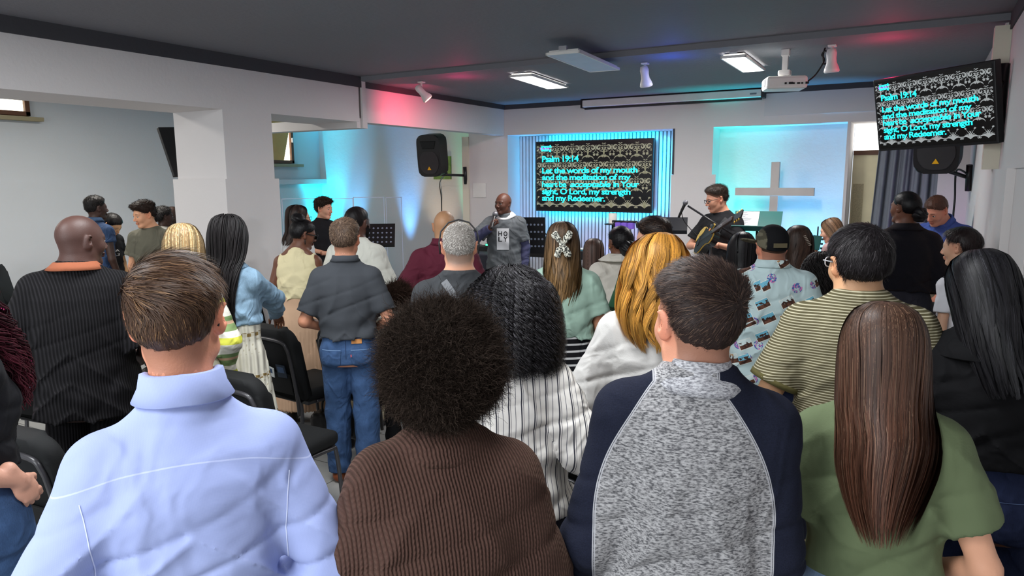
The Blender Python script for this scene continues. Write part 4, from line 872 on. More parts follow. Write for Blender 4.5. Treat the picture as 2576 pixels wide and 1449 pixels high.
def long_hair(rings,n,col,tip=None,w=.0016,wave=0,wk=3,clumps=60,curl=0,ck=14,rng=None,m=18,rag=.25,mode='ribbon',r=.004,base=True,asym=0,part=0,hi=None,cl=.5,vol=0,basecol=.55,cb=.06,rx_=1.6):
    """rings: (z,rx,ry,cy,cx,halfangle deg) from crown to tips"""
    rng=rng or RNG; K=np.array(rings,float); z=K[:,0]
    seg=np.r_[0,np.cumsum(np.hypot(np.diff(K[:,0]),np.diff(K[:,2]-K[:,3])))]; u=seg/seg[-1]
    tb_=np.linspace(0,1,121); ker=np.hanning(25); ker/=ker.sum(); sm_=lambda y:np.convolve(np.r_[2*y[0]-y[12:0:-1],y,2*y[-1]-y[-2:-14:-1]],ker,'valid')
    TB=[None]+[sm_(np.interp(tb_,u,K[:,c])) if c>2 or c==1 else sm_(np.interp(tb_,u,K[:,c])) for c in range(1,6)]; TB[0]=np.interp(tb_,u,K[:,0])
    for c in(1,2): TB[c][:10]=np.interp(tb_[:10],u,K[:,c])
    f=lambda t,c: np.interp(t,tb_,TB[c])
    def S(th,t,off=0):
        A=np.radians(f(t,5)); a=th*A; x=f(t,4)+(f(t,1)+off)*np.sin(a); y=f(t,3)-(f(t,2)+off)*np.cos(a); return np.stack([x,y,f(t,0)+off*np.clip(1-t*5,0,1)],-1)
    out=[]; tip=np.array(tip if tip is not None else col); col=np.array(col)
    if base:
        nt,na=34,64; T,A=np.meshgrid(np.linspace(0,.93,nt),np.linspace(-1,1,na),indexing='ij')
        T2=T*(1-.06*np.abs(np.sin(A*9))*(T>.5)); B=S(A,T2,-.003+.0018*np.sin(A*55+3*np.sin(T*6))*np.clip(T*4,0,1)); V=B.reshape(-1,3)
        i=(np.arange(nt-1)[:,None]*na+np.arange(na-1)[None,:]).ravel(); Q=np.stack([i,i+1,i+na+1,i+na],1)
        cc=(col[None,:]*(1-T.reshape(-1,1))+tip[None,:]*T.reshape(-1,1))*basecol; out.append((V,Q,cc))
    if mode!='none':
        cth=np.sort(rng.uniform(-1,1,clumps)); ci=rng.integers(0,clumps,n); th0=cth[ci]+rng.normal(0,.55/clumps*2,n); th0=np.clip(th0,-1,1)
        t0=rng.uniform(0,.10,n); t1=np.clip(1-rag*rng.random(n)**rx_-(cb*rng.random(clumps)**1.5)[ci],.3,1.0)
        tt=t0[:,None]+(t1-t0)[:,None]*np.linspace(0,1,m)[None,:]; th=th0[:,None]+(cth[ci]-th0)[:,None]*cl*tt
        ph=rng.uniform(0,2*pi,clumps)[ci][:,None]+rng.normal(0,.25,(n,1)); g=np.clip((tt-.18)/.4,0,1)
        offr=rng.uniform(0,.005+vol,n)[:,None]
        P=S(th,tt,offr+wave*.5*g*np.cos(tt*2*pi*wk+ph)); tang=np.gradient(P,axis=1)
        out_=P-np.stack([f(tt,4),f(tt,3),f(tt,0)],-1); out_[...,2]=np.clip(1-tt*6,0,1)*.05; out_/=np.linalg.norm(out_,axis=2,keepdims=True)+1e-9
        sd=np.cross(tang,out_); sd/=np.linalg.norm(sd,axis=2,keepdims=True)+1e-9
        P=P+sd*(wave*g*np.sin(tt*2*pi*wk+ph))[:,:,None]
        if curl:
            ph2=rng.uniform(0,2*pi,(n,1)); kk=ck*rng.uniform(.8,1.25,(n,1)); P=P+(sd*np.cos(tt*2*pi*kk+ph2)[:,:,None]+out_*np.sin(tt*2*pi*kk+ph2)[:,:,None])*(curl*np.clip(tt*5,0.2,1))[:,:,None]
        b=rng.uniform(.6,1.45,(n,1,1))*(1+.25*rng.normal(0,1,clumps))[ci][:,None,None].clip(.5,1.6)
        cc=(col[None,None,:]*(1-tt[:,:,None])+tip[None,None,:]*tt[:,:,None])*b
        if hi is not None: cc=np.where((rng.random(n)<hi[1])[:,None,None],np.array(hi[0])[None,None,:]*b,cc)
        cc=np.clip(cc,0,1)
        out.append(ribbons(P,out_,w,cc) if mode=='ribbon' else tubes(P,r,cc))
    return join(out)
SK={'pale':C(226,170,142),'tan':C(206,150,116),'olive':C(222,172,128),'brown':C(108,68,50),'dark':C(62,40,32),'deep':C(82,54,44),'mid':C(128,84,60)}
def fold_fn(M,amp,zc,seed=0,vert=1.,horiz=1.):
    Mi=np.linalg.inv(M)
    def fn(X,Y,Z):
        x=Mi[0,0]*X+Mi[0,1]*Y+Mi[0,2]*Z+Mi[0,3]; y=Mi[1,0]*X+Mi[1,1]*Y+Mi[1,2]*Z+Mi[1,3]; z=Mi[2,0]*X+Mi[2,1]*Y+Mi[2,2]*Z+Mi[2,3]
        lo=np.clip((1.42-z)/.35,0,1)
        v=np.sin(x*34+2.2*np.sin(z*6+seed)+y*12+seed)*.5+np.sin(x*61-z*13+seed*2+2*np.sin(z*9))*.35
        hz=np.sin(z*46+3*np.sin(x*9+seed)+y*20)*np.clip((1.16-z)/.12,0,1)+np.sin(z*70+x*30+seed)*.5*np.clip((1.05-z)/.1,0,1)
        dg=(1-np.abs(np.sin(np.abs(x)*17+z*15+seed*3+1.5*np.sin(y*9+z*7+seed))))**3*2.2-(1-np.abs(np.sin(x*11-z*19+seed+1.2*np.sin(z*13))))**3*1.6
        return amp*lo*(-v*vert*.5+hz*horiz*.6-dg*.7)*1.3
    return fn
def person(name_,label,px,py,z,rel=0,hrel=None,pitch=0,roll=0,sex='m',skin='tan',w=1.,H=None,base=0,extra=.0,lean=0,side=0,arms=('down','down'),res=.012,hres=.006,
           top=None,bottom=None,hair=None,shoe=C(40,36,34),stoop=0,group=None,headscale=1.,cat='person',fade=None,brow=C(40,28,22),legs=0,belly=0,dx=0,jaw=1.,seed=None,twist=0,lipc=None,drop=None):
    T=at_depth(px,py,z); az=math.atan2(-T[0],T[1]); yaw=az+rad(rel); hyaw=rad((rel if hrel is None else hrel)-rel)
    if H is None: H=T[2]-base-extra
    drop=(.004 if sex=='m' else .002) if drop is None else drop; s=H/1.75; ws=w*s; seed=seed if seed is not None else int(px)%97; rng=np.random.default_rng(seed+1)
    hs=headscale*(s**.35)*(1. if sex=='m' else .955)
    pel=np.array([0,0,.93*s]); U=m4(t=pel)@m4(ry(rad(side))@rx(-rad(lean))@rz(rad(twist)))@m4(t=-pel)
    piv=np.array([0,-.012*s,1.50*s]); hc=np.array([0,.012*s,H-.112*hs])
    HM=U@m4(t=piv)@m4(rz(hyaw)@rx(-rad(pitch))@ry(rad(roll)))@m4(t=hc-piv)
    topl=ap(HM,(0,-.01,.112*hs)); Rz_=rz(yaw); loc=np.array([T[0],T[1],0])-Rz_@np.array([topl[0],topl[1],0]); loc[2]=base
    root=thing(name_,label,cat,tuple(loc),yaw,group); D=dict(root=root,U=U,HM=HM,hs=hs,s=s,H=H,yaw=yaw,loc=loc)
    sk=np.array(SK[skin] if isinstance(skin,str) else skin); lip=np.array(lipc) if lipc else sk*np.array([.85,.58,.58])
    # joints
    A_,B_=[np.array(q)*ws for q in PROF[sex]]; zz=(PZ-drop*np.clip((PZ-1.28)/.1,0,1))*s; Cy=np.zeros(len(zz)); Cy=Cy-.012*s
    if stoop: Cy=Cy
    sh_x={'m':.156,'f':.137}[sex]*ws; J={}
    for i,sd in ((0,-1),(1,1)):
        a=arms[i]; a=ARM[a] if isinstance(a,str) else a
        mx=np.array([sd,1,1]); k_=ws if sex=='m' else ws*.93
        if a[0] in('ik','ikl'):
            _,wt,pole,pn,cu,hd=a; shd=ap(U,np.array([sd*sh_x,-.018*s,(1.40-drop)*s])); wt=np.array(wt,float); wt=rz(-yaw)@(wt-loc) if a[0]=='ik' else ap(U,wt*mx*s)
            Lu,Lf=.295*s,.262*s; v=wt-shd; d_=min(np.linalg.norm(v),Lu+Lf-.01); u_=v/np.linalg.norm(v); aa=(Lu*Lu-Lf*Lf+d_*d_)/(2*d_); hh=max(Lu*Lu-aa*aa,0)**.5
            pl=U[:3,:3]@(np.array(pole,float)*mx); pl=pl-u_*(pl@u_); pl/=np.linalg.norm(pl); el=shd+u_*aa+pl*hh; wr=shd+u_*d_; v=wr-el
            pn=U[:3,:3]@(np.array(pn)*mx); hd_=v/np.linalg.norm(v) if hd is None else U[:3,:3]@(np.array(hd)*mx)
            J[sd]=dict(sh=shd,el=el,wr=wr,pn=pn,cu=cu,hd=hd_); hx=.088*ws; sp=(legs if sd>0 else -legs) if isinstance(legs,(int,float)) else legs[i]
            J[sd]['hip']=np.array([sd*hx,0,.90*s]); J[sd]['kn']=np.array([sd*hx*1.1,.012*s+sp*.5,.49*s]); J[sd]['an']=np.array([sd*hx*1.2,-.02*s+sp,.085*s]); continue
        e,wr,pn,cu,hd=a
        e=ap(U,np.array(e)*mx*[k_,s,s]); wr=ap(U,np.array(wr)*mx*[k_,s,s]); shd=ap(U,np.array([sd*sh_x,-.018*s,(1.40-drop)*s]))
        # keep segment lengths human
        Lu,Lf=.295*s,.262*s; v=e-shd; e=shd+v/np.linalg.norm(v)*Lu; v=wr-e; wr=e+v/np.linalg.norm(v)*Lf
        pn=U[:3,:3]@(np.array(pn)*mx); hd_=v/np.linalg.norm(v) if hd is None else U[:3,:3]@(np.array(hd)*mx)
        J[sd]=dict(sh=shd,el=e,wr=wr,pn=pn,cu=cu,hd=hd_)
        hx=.088*ws; sp=(legs if sd>0 else -legs) if isinstance(legs,(int,float)) else legs[i]
        J[sd]['hip']=np.array([sd*hx,0,.90*s]); J[sd]['kn']=np.array([sd*hx*1.1,.012*s+sp*.5,.49*s]); J[sd]['an']=np.array([sd*hx*1.2,-.02*s+sp,.085*s])
    D['J']=J; mr=1. if sex=='m' else .86
    # ---- skin
    parts=[]
    allp=np.array([J[q][k] for q in J for k in('el','wr')]+[ap(U,(0,0,1.5*s))]); lo=np.minimum(allp.min(0)-.08,[-.26*ws,-.2*s,0]); hi=np.maximum(allp.max(0)+.08,[.26*ws,.2*s,0]); lo[2]=.03*s; hi[2]=ap(U,(0,0,1.52*s))[2]+.03
    F=Fld(lo,hi,res)
    F.loft(U,zz,A_*.93,B_*.93,Cy,k=.03,z0=.82*s); r_=ws*mr
    F.cone(ap(U,(0,-.008*s,1.43*s)),ap(HM,(0,-.02*hs,-.05*hs)),.056*ws*(1 if sex=='m' else .82),.061*ws*(1 if sex=='m' else .76),.03)
    for q in J:
        j=J[q]; F.cone(ap(U,(q*.05*ws,-.018*s,(1.42-drop)*s)),j['sh'],.048*r_,.052*r_,.03); F.cone(ap(U,(q*.022*ws,-.022*s,(1.525-drop*.7)*s)),ap(U,(q*.12*ws,-.022*s,(1.435-drop)*s)),.036*r_,.030*r_,.03)
        F.cone(j['sh'],j['el'],.050*r_,.039*r_,.02); F.cone(j['el'],j['wr'],.0395*r_,.025*r_,.015); F.cone(j['hip'],j['kn'],.082*ws,.055*ws,.04); F.cone(j['kn'],j['an'],.054*ws,.036*ws,.02)
    v,q=F.mesh(); parts.append((v,q,sk))
    for q_ in J:
        j=J[q_]; c_=j['wr']+j['hd']/np.linalg.norm(j['hd'])*.07*s; F=Fld(c_-.125*s,c_+.125*s,.0048); F.cone(j['el'],j['wr'],.0395*r_,.025*r_,.01)
        hand(F,j['wr'],j['hd'],j['pn'],q_*-1,j['cu'],s*(1.03 if sex=='m' else .93)); v,q=F.mesh(); parts.append((v,q,sk*np.array([1.,.96,.95])))
    F=Fld(np.array([-.105,-.13,-.17])*hs,np.array([.105,.145,.128])*hs,hres); head_sdf(F,hs,sex=='m',jaw=jaw if sex=='m' else .9)
    Hi=np.linalg.inv(HM); F.cone(ap(Hi,ap(U,(0,-.008*s,1.43*s))),np.array((0,-.02*hs,-.05*hs)),.056*ws*(1 if sex=='m' else .82),.061*ws*(1 if sex=='m' else .76),.025)
    for q in J: F.cone(ap(Hi,ap(U,(q*.022*ws,-.022*s,(1.525-drop*.7)*s))),ap(Hi,ap(U,(q*.12*ws,-.022*s,(1.435-drop)*s))),.036*r_,.030*r_,.03)
    v,q=F.mesh(); l=v/hs; col=np.repeat(sk[None,:],len(v),0)
    mL=np.exp(-((l[:,0]/.021)**4+((l[:,2]+.0665)/.012)**4))*(l[:,1]>.083); col=col*(1-mL[:,None])+lip*mL[:,None]
    mB=np.exp(-((np.abs(l[:,0])-.030)/.017)**4-((l[:,2]-.0225-.004*np.cos(l[:,0]*60))/.0048)**2)*(l[:,1]>.05); col=col*(1-.8*mB[:,None])+np.array(brow)*.8*mB[:,None]
    rd=np.exp(-((np.abs(l[:,0])-.08)/.012)**2)*(np.abs(l[:,1])<.035)*(np.abs(l[:,2])<.045)+np.exp(-(l[:,0]/.02)**2-((l[:,2]+.033)/.016)**2)*(l[:,1]>.09); rd=rd.clip(0,1)[:,None]*(.5 if sk[0]>.3 else .1); col=col*(1-rd)+col*np.array([1.12,.72,.66])*rd
    if fade:
        fc,fs,dz=fade; g=hairline(l[:,1]); e=np.clip((l[:,2]-g-dz)/.03+.3,0,1)*(np.abs(l[:,0])<.081); col=col*(1-e[:,None]*fs)+np.array(fc)*e[:,None]*fs
    parts.append((ap(HM,v),q,col))
    # eyeballs
    for sx in(-1,1):
        th,ph=np.meshgrid(np.linspace(0,pi,9),np.linspace(0,2*pi,15),indexing='ij'); d=np.stack([np.sin(th)*np.cos(ph),np.cos(th),np.sin(th)*np.sin(ph)],-1).reshape(-1,3); P=(d*.0118+np.array([sx*.031,.0775,-.001]))*hs
        i=(np.arange(8)[:,None]*15+np.arange(14)[None,:]).ravel(); cc=np.where(d[:,1:2]>.86,np.array([[.03,.018,.012]]),np.array([[.55,.52,.5]])); parts.append((ap(HM,P),np.stack([i,i+1,i+16,i+15],1),cc))
    V,Q,Cc=join(parts); D['body']=npmesh('body',V,Q,M_SKIN,root,Cc)
    # ---- top
    tp=dict(mat=None,sleeve='short',hem=.90,loose=.012,neck=1.495,fold=.0045,e=.009,sw=.012,flare=0); tp.update(neck=1.515) if (top or {}).get('collar') else None; tp.update(top or {})
    if tp['mat']:
        e=tp['e']; lz=tp['loose']; F=Fld(np.minimum(lo,[-.32*ws,-.25*s,tp['hem']*s-.1*(lean>5)-.03])-.02,hi+[.02,.02,.03],tp.get('res',res*.8)); kz=np.clip((1.36-PZ)/.35,0,1)
        a2=A_+e+lz*kz+tp['flare']*np.clip((1.0-PZ)/.2,0,1); b2=B_+e+lz*kz+belly*np.exp(-((PZ-1.08)/.12)**2)
        cy2=Cy+belly*.6*np.exp(-((PZ-1.08)/.12)**2)
        F.loft(U,zz,a2,b2,cy2,k=.035,z0=tp['hem']*s,z1=(tp['neck']-drop)*s,p=2.5)
        F.cone(ap(U,(0,-.020*s,(1.40-drop)*s)),ap(U,(0,-.020*s,(1.475-drop*.9)*s)),.080*ws*(1 if sex=='m' else .85),.060*ws*(1 if sex=='m' else .85)+e,.03)
        if sex=='f':
            for q in(-1,1): F.ell(ap(U,(q*.068*ws,.075*s,1.27*s)),np.array([.062,.055,.06])*ws,.04)
        for q in J:
            j=J[q]; sw=tp['sw']
            if tp['sleeve']!='none':
                F.cone(ap(U,(q*.055*ws,-.018*s,(1.425-drop)*s)),j['sh'],.050*r_+e*.6,.056*r_+e,.04)
                F.cone(ap(U,(q*.040*ws,-.024*s,(1.495-drop*.9)*s)),ap(U,(q*.125*ws,-.022*s,(1.437-drop)*s)),.033*r_+e*.5,.033*r_+e*.6,.03)
            else: F.cone(ap(U,(q*.06*ws,-.018*s,(1.425-drop)*s)),ap(U,(q*.135*ws,-.018*s,(1.425-drop)*s)),.045*r_,.040*r_+e,.03,True)
            if tp['sleeve']=='short':
                f_=tp.get('sl',.62); en=j['sh']+(j['el']-j['sh'])*f_; F.cone(j['sh'],en,.057*r_+e,.054*r_+e*.8+sw,.025,True)
            elif tp['sleeve'] in('long','34'):
                f_=.97 if tp['sleeve']=='long' else .35; en=j['el']+(j['wr']-j['el'])*f_
                F.cone(j['sh'],j['el'],.057*r_+e,.046*r_+e+sw*.6,.03); F.cone(j['el'],en,.046*r_+e+sw*.6,.029*r_+e*.8+sw*.5,.02,True)
        F.warp(fold_fn(U,tp['fold'],0,seed*.37,tp.get('fv',1),tp.get('fh',1)))
        if tp['sleeve'] in('long','34','short'):
            for q in J: pass
        v,q=F.mesh(); D['top']=npmesh(tp.get('name','shirt'),v,q,tp['mat'],root)
    # ---- collar
    co=tp.get('collar')
    if co and co[1]<.02: co=None
    if co:
        mt_,hh,rr_,dr=co
        if dr>.007: prof=[(.0,.9),(.002,1.02),(.006,1.06),(.012,1.0),(.006+dr*.7,.35),(.010+dr,-.25),(.006+dr,-.34),(.009,-.1),(.007,-1.0),(-.002,-1.0)]
        else: prof=[(.0,.9),(.002,1.0),(.006,.98),(.010,.5),(.018,.0),(.030,-.7),(.030,-1.2),(-.002,-1.2)]
        n=40; Vv=[]; cz=tp.get('cz',1.478)+.026-(drop-.022)*.8
        for i in range(n):
            a=2*pi*i/n; rx_,ry_=(.060*ws*(1 if sex=='m' else .9)+rr_),(.058*ws*(1 if sex=='m' else .9)+rr_); fr=max(0,math.sin(a)); sd_=abs(math.cos(a))
            for (dr_,hz) in prof: Vv.append(((rx_+dr_*(1+.5*sd_))*math.cos(a),-.020*s+(ry_+dr_)*math.sin(a),cz*s+hz*hh-fr**2*.05*s-sd_*.004))
        m_=len(prof); i=np.arange(n)[:,None]; j=np.arange(m_)[None,:]; Q=np.stack([(i*m_+j),(((i+1)%n)*m_+j),(((i+1)%n)*m_+(j+1)%m_),(i*m_+(j+1)%m_)],2).reshape(-1,4)
        D['collar']=npmesh('collar',ap(U,np.array(Vv)),Q,mt_,root)
    # ---- bottom
    bt=dict(kind='pants',mat=None,e=.010,leg=.022,waist=1.02,hem=.07); bt.update(bottom or {})
    if bt['mat']:
        F=Fld([-.36*ws,-.26*s,.0],[.36*ws,.26*s,(bt['waist']+.03)*s],res); e=bt['e']; Up=m4()
        if bt['kind']=='pants':
            F.loft(Up,zz,A_+e,B_+e,Cy,k=.03,z0=.84*s,z1=bt['waist']*s,p=2.4)
            for q in J:
                j=J[q]; F.ell(j['hip']+np.array([0,-.055*s,-.0]),np.array([.078,.07,.085])*ws,.04); F.cone(j['hip'],j['kn'],.085*ws+e,.058*ws+bt['leg']*.8,.03); ee=j['an']+np.array([0,0,-.085*s+bt['hem']*s]); F.cone(j['kn'],ee,.058*ws+bt['leg']*.8,.046*ws+bt['leg'],.02,True)
            F.warp(lambda X,Y,Z: .0035*np.sin(Z*38+X*18+Y*25)*np.sin(X*22-Z*9)*np.clip((1.0*s-Z)/.2,0,1)+.003*np.sin(Z*70+4*np.sin(X*12+Y*9))*np.clip((.35-Z)/.2,0,1))
        else:
            hz=bt['hem']; fz=np.array([hz,.5*(hz+.9),.90,.97,1.04]); Wt=bt.get('flare',.05); a=np.interp(fz,PZ,A_)+e; b=np.interp(fz,PZ,B_)+e
            a[0]=(.18+Wt)*ws; b[0]=(.13+Wt)*ws; a[1]=(.182+Wt*.55)*ws; b[1]=(.13+Wt*.5)*ws
            F.loft(Up,fz*s,a,b,np.zeros(5)-.012*s,p=2.1,k=.01,z0=hz*s,z1=bt['waist']*s); npl=bt.get('pleats',0)
            if npl: F.warp(lambda X,Y,Z: bt.get('pa',.006)*np.sin(npl*np.arctan2(X,-Y)+1.5*np.sin(Z*5))*np.clip((1.02*s-Z)/.25,0,1))
        v,q=F.mesh(); D['bottom']=npmesh('trousers' if bt['kind']=='pants' else 'skirt',v,q,bt['mat'],root)
    # ---- shoes
    for q in J:
        a=J[q]['an']; F=Fld([a[0]-.09,a[1]-.12,-.01],[a[0]+.09,a[1]+.26,.15],.008); F.cone((a[0],a[1]-.03*s,.042*s),(a[0]+q*.012,a[1]+.15*s,.032*s),.041*s,.040*s,.03); F.cone((a[0],a[1],.05*s),(a[0],a[1],.10*s),.042*s,.045*s,.02,True)
        F.F=np.maximum(F.F,-F.ax[2][None,None,:]+.002); v,f=F.mesh(); npmesh('shoe',v,f,plain(shoe,.5),root)
    # ---- hair
    if hair: D['hair']=do_hair(D,hair,rng)
    return D
def flow_crown(c=(0,-.05,.09),dn=.3):
    c=np.array(c); return lambda p:(lambda v:v/np.linalg.norm(v,axis=1,keepdims=True)+np.array([0,0,-dn]))(p-c)
def place_hair(D,V,Q,Cc,mat,name='hair'): return npmesh(name,ap(D['HM'],V),Q,mat,D['root'],Cc)
def do_hair(D,h,rng):
    hs=D['hs']; k=h['kind']; col=np.array(h['col'])
    if k=='short':
        V,Q=hair_cap(hs,h.get('res',.005),h.get('tt',.02),h.get('ts',.007),h.get('tb',.012),h.get('line',0),h.get('nz',.0015),h.get('front',0),h.get('nape',0),D['s']*7,h.get('rect',0))
        l=V/hs; g=hairline(l[:,1])+h.get('line',0); e=np.clip((l[:,2]-g)/.035,0,1)[:,None]; sk=np.array(h.get('sk',col)); base=(sk*(1-e)*.85+col*e*.8+col*(1-e)*.15) if 'sk' in h else np.repeat(col[None]*.7,len(V),0)
        parts=[(V,Q,base)]
        if h.get('n'): parts.append(strands_short(V,Q,h['n'],h.get('L',.02),col,h.get('flow',flow_crown()),h.get('lift',.35),h.get('w',.0014),h.get('m',4),rng,h.get('hi'),h.get('curl',0),h.get('jit',.35),h.get('mask'),hs,(h.get('line',0)+h.get('fl',0.)) if 'sk' in h else None))
        V,Q,Cc=join(parts); return place_hair(D,V,Q,Cc,M_HAIRG if h.get('gloss') else M_HAIR)
    if k=='long':
        kw={a:b for a,b in h.items() if a not in('kind','rings','n','col','gloss','bangs')}
        V,Q,Cc=long_hair([tuple(v*(hs if i<5 else 1) for i,v in enumerate(r)) for r in h['rings']],h['n'],col,rng=rng,**kw); return place_hair(D,V,Q,Cc,M_HAIRG if h.get('gloss') else M_HAIR)
    if k=='afro':
        r=h['r']; c=np.array(h.get('c',(0,-.02,.02))); F=Fld((c-np.array(r)-.03)*hs,(c+np.array(r)+.03)*hs,h.get('res',.008)); F.ell(c*hs,np.array(r)*hs,.01)
        F.warp(lambda X,Y,Z:.006*np.sin(X*45+2*np.sin(Z*20))*np.sin(Y*40+Z*22)+.006*np.sin(Z*38+X*17)*np.sin(Y*30)+.0025*np.sin(X*150)*np.sin(Y*140)*np.sin(Z*160)); F.F=np.maximum(F.F,((F.ax[1][None,:,None]/hs-h.get('front',.055))*hs*(F.ax[2][None,None,:]<.05*hs)).astype(np.float32)*1.) if h.get('face') else F.F
        V,Q=F.mesh(); parts=[(V,Q,np.repeat(col[None]*.6,len(V),0))]
        if h.get('n'):
            Nn=vnormals(V,Q); n=h['n']; i=rng.integers(0,len(V),n); m=6; t=np.linspace(0,1,m)[None,:,None]; L=h.get('L',.018)*rng.uniform(.5,1.4,(n,1,1))
            d=Nn[i]+rng.normal(0,.75,(n,3)); P=(V[i]-Nn[i]*.004)[:,None,:]+d[:,None,:]*L*t; a=rng.uniform(0,6.28,(n,1)); f=rng.uniform(1.2,2.4,(n,1)); tt=np.linspace(0,1,m)[None,:]
            u=np.cross(Nn[i],rng.normal(0,1,(n,3))); u/=np.linalg.norm(u,axis=1,keepdims=True); v=np.cross(Nn[i],u)
            P=P+(u[:,None,:]*np.sin(a+tt*6.28*f)[:,:,None]+v[:,None,:]*np.cos(a+tt*6.28*f)[:,:,None])*.0032
            parts.append(ribbons(P,rng.normal(0,1,(n,1,3))+np.zeros((1,m,1)),h.get('w',.0008),np.clip(col[None]*rng.uniform(.5,2.0,(n,1)),0,1),.6))
        V,Q,Cc=join(parts); return place_hair(D,V,Q,Cc,M_FUZZ)
def bun(D,c,r,col,name='hair_bun',n=500,gloss=True):
    hs=D['hs']; c=np.array(c)*hs; r=np.array(r)*hs; F=Fld(c-r-.02,c+r+.02,.005); F.ell(c,r,.01)
    F.warp(lambda X,Y,Z:.003*np.sin(6*np.arctan2(Z-c[2],X-c[0])+90*np.sqrt((X-c[0])**2+(Z-c[2])**2))+.0015*np.sin(X*200+Z*120)); V,Q=F.mesh(); col=np.array(col)
    return place_hair(D,V,Q,np.repeat(col[None]*.8,len(V),0),M_HAIRG,name)
def local_tube(D,name,pts,r,mat,n=6,HMs=True):
    hs=D['hs']; P=ap(D['HM'],np.array(pts)*hs); return tube(name,[tuple(p) for p in P],r,mat,D['root'],n)
def glasses(D,frame,r=.0022,lens=True,dark=False,big=1.):
    hs=D['hs']; bm=bmesh.new(); f=lambda p: tuple(ap(D['HM'],np.array(p)*hs))
    for s in(-1,1):
        pts=[]
        for a in np.linspace(0,2*pi,25): c,q=math.cos(a),math.sin(a); pts.append(f((s*.032+.024*big*np.sign(c)*abs(c)**.6,.106-.004*abs(c),.0+.017*big*np.sign(q)*abs(q)**.7)))
        add_tube(bm,pts,r,6,False); add_tube(bm,[f((s*.056*big,.100,.006)),f((s*.074,.080,.008)),f((s*.083,.0,.008)),f((s*.082,-.012,.004)),f((s*.079,-.026,-.016))],r,6)
    add_tube(bm,[f((-.009,.106,.004)),f((.009,.106,.004))],r,6); g=bobj('glasses',bm,frame,D['root'])
    if dark:
        bm=bmesh.new()
        for s in(-1,1): bm.faces.new([bm.verts.new(f((s*.032+.024*big*math.cos(a),.1055,.017*big*math.sin(a)))) for a in np.linspace(0,2*pi,20,endpoint=False)])
        bobj('lens',bm,plain(C(18,16,16),.1,.6),g)
    return g
from mathutils.bvhtree import BVHTree
def surf(D,key):
    o=D[key]; me=o.data; V=np.zeros(len(me.vertices)*3,np.float32); me.vertices.foreach_get('co',V); V=V.reshape(-1,3)
    return BVHTree.FromPolygons([tuple(v) for v in V],[tuple(p.vertices) for p in me.polygons]),o
def cast(bv,x,z,front,off):
    y=.7 if front else -.7; h=bv.ray_cast(Vector((x,y,z)),Vector((0,-1 if front else 1,0))); sg=1 if front else -1
    return (x,(h[0].y if h[0] else sg*.1)+sg*off,z)
def decal(D,key,P,Fc,mat,name,front=True,off=.0025,bv=None,parent=None):
    """drape flat (x,z) points over the front or back of a garment"""
    if bv is None: bv=surf(D,key)[0]
    V=np.array([cast(bv,p[0],p[1],front,off) for p in P]); me=bpy.data.meshes.new(name); me.from_pydata([tuple(v) for v in V],[],[tuple(f) for f in Fc]); me.materials.append(mat)
    for p in me.polygons: p.use_smooth=True
    return link(bpy.data.objects.new(name,me),parent or D[key])
def patch(D,key,x0,x1,z0,z1,mat,name,front=True,off=.0025,bv=None,n=8,taper=0,parent=None,lean=0):
    P=[];Fc=[]
    for j in range(n+1):
        for i in range(n+1): v=j/n; u=i/n; xa=x0+(x1-x0)*u; xm=(x0+x1)/2; P.append((xm+(xa-xm)*(1-taper*(1-v))+lean*(v-.5),z0+(z1-z0)*v-(taper*.12*(1-abs(2*u-1))*(1-v))))
    for j in range(n):
        for i in range(n): a=j*(n+1)+i; Fc.append((a,a+1,a+n+2,a+n+1))
    return decal(D,key,P,Fc,mat,name,front,off,bv,parent)
def stitch(D,key,pts,w,mat,name='seam',front=True,off=.003,bv=None,n=10):
    P=smoothpath([(p[0],p[1],0) for p in pts],n)[:,:2] if len(pts)>2 else np.linspace(pts[0],pts[1],n); T=np.gradient(P,axis=0); T/=np.linalg.norm(T,axis=1)[:,None]; Nn=np.stack([-T[:,1],T[:,0]],1)*w/2
    Q=[]; 
    for a in range(len(P)): Q.append(tuple(P[a]+Nn[a])); Q.append(tuple(P[a]-Nn[a]))
    return decal(D,key,Q,[(2*a,2*a+1,2*a+3,2*a+2) for a in range(len(P)-1)],mat,name,front,off,bv)
def decal_text(D,key,body,x,z,w,h,mat,front=True,name='print',bv=None,off=.005,parent=None):
    t=text_mesh(name,body,mat,None,w,h,bold=.02); me=t.data; V=np.zeros(len(me.vertices)*3,np.float32); me.vertices.foreach_get('co',V); V=V.reshape(-1,3); sg=-1 if front else 1
    if bv is None: bv=surf(D,key)[0]
    W_=np.array([cast(bv,x+sg*(v[0]-w/2),z+v[1],front,off) for v in V],np.float32); me.vertices.foreach_set('co',W_.ravel()); t.parent=parent or D[key]; t.location=(0,0,0); me.update(); return t
# ================================================================ PEOPLE
def rl(L,w=1.,tw=.08,back=-.158,A2=75,cx=0,top=0,tipb=None):
    b=back
    R=[(.124+top,.002,.002,-.02,0,180),(.121+top,.034,.040,-.02,0,180),(.105+top,.064,.078,-.018,0,172),(.078+top*.6,.083,.098,-.014,0,150),(.03,.091*w,.106,-.014,0,126),(-.02,.094*w,.106,-.018,0,118),(-.07,.095*w,.100,-.024,0,112)]
    if L>.11: R.append((-.12,.098*w,.088,-.038,0,106))
    if L>.16: R.append((-.17,.103*w,.075,b+.079,0,96))
    if L>.22: R.append((-.24,.106*w,.055,b+.057,cx*.5,86))
    if L>.32: R.append((-.33,(.10*w+tw)/2+.008,.04,b+.041,cx,80))
    R.append((-L,tw,.03 if L>.2 else .075,(b+.03) if L>.2 else -.035,cx,A2)); return R
BLK=C(26,22,22); DBR=C(52,38,32); JET=C(20,18,20)
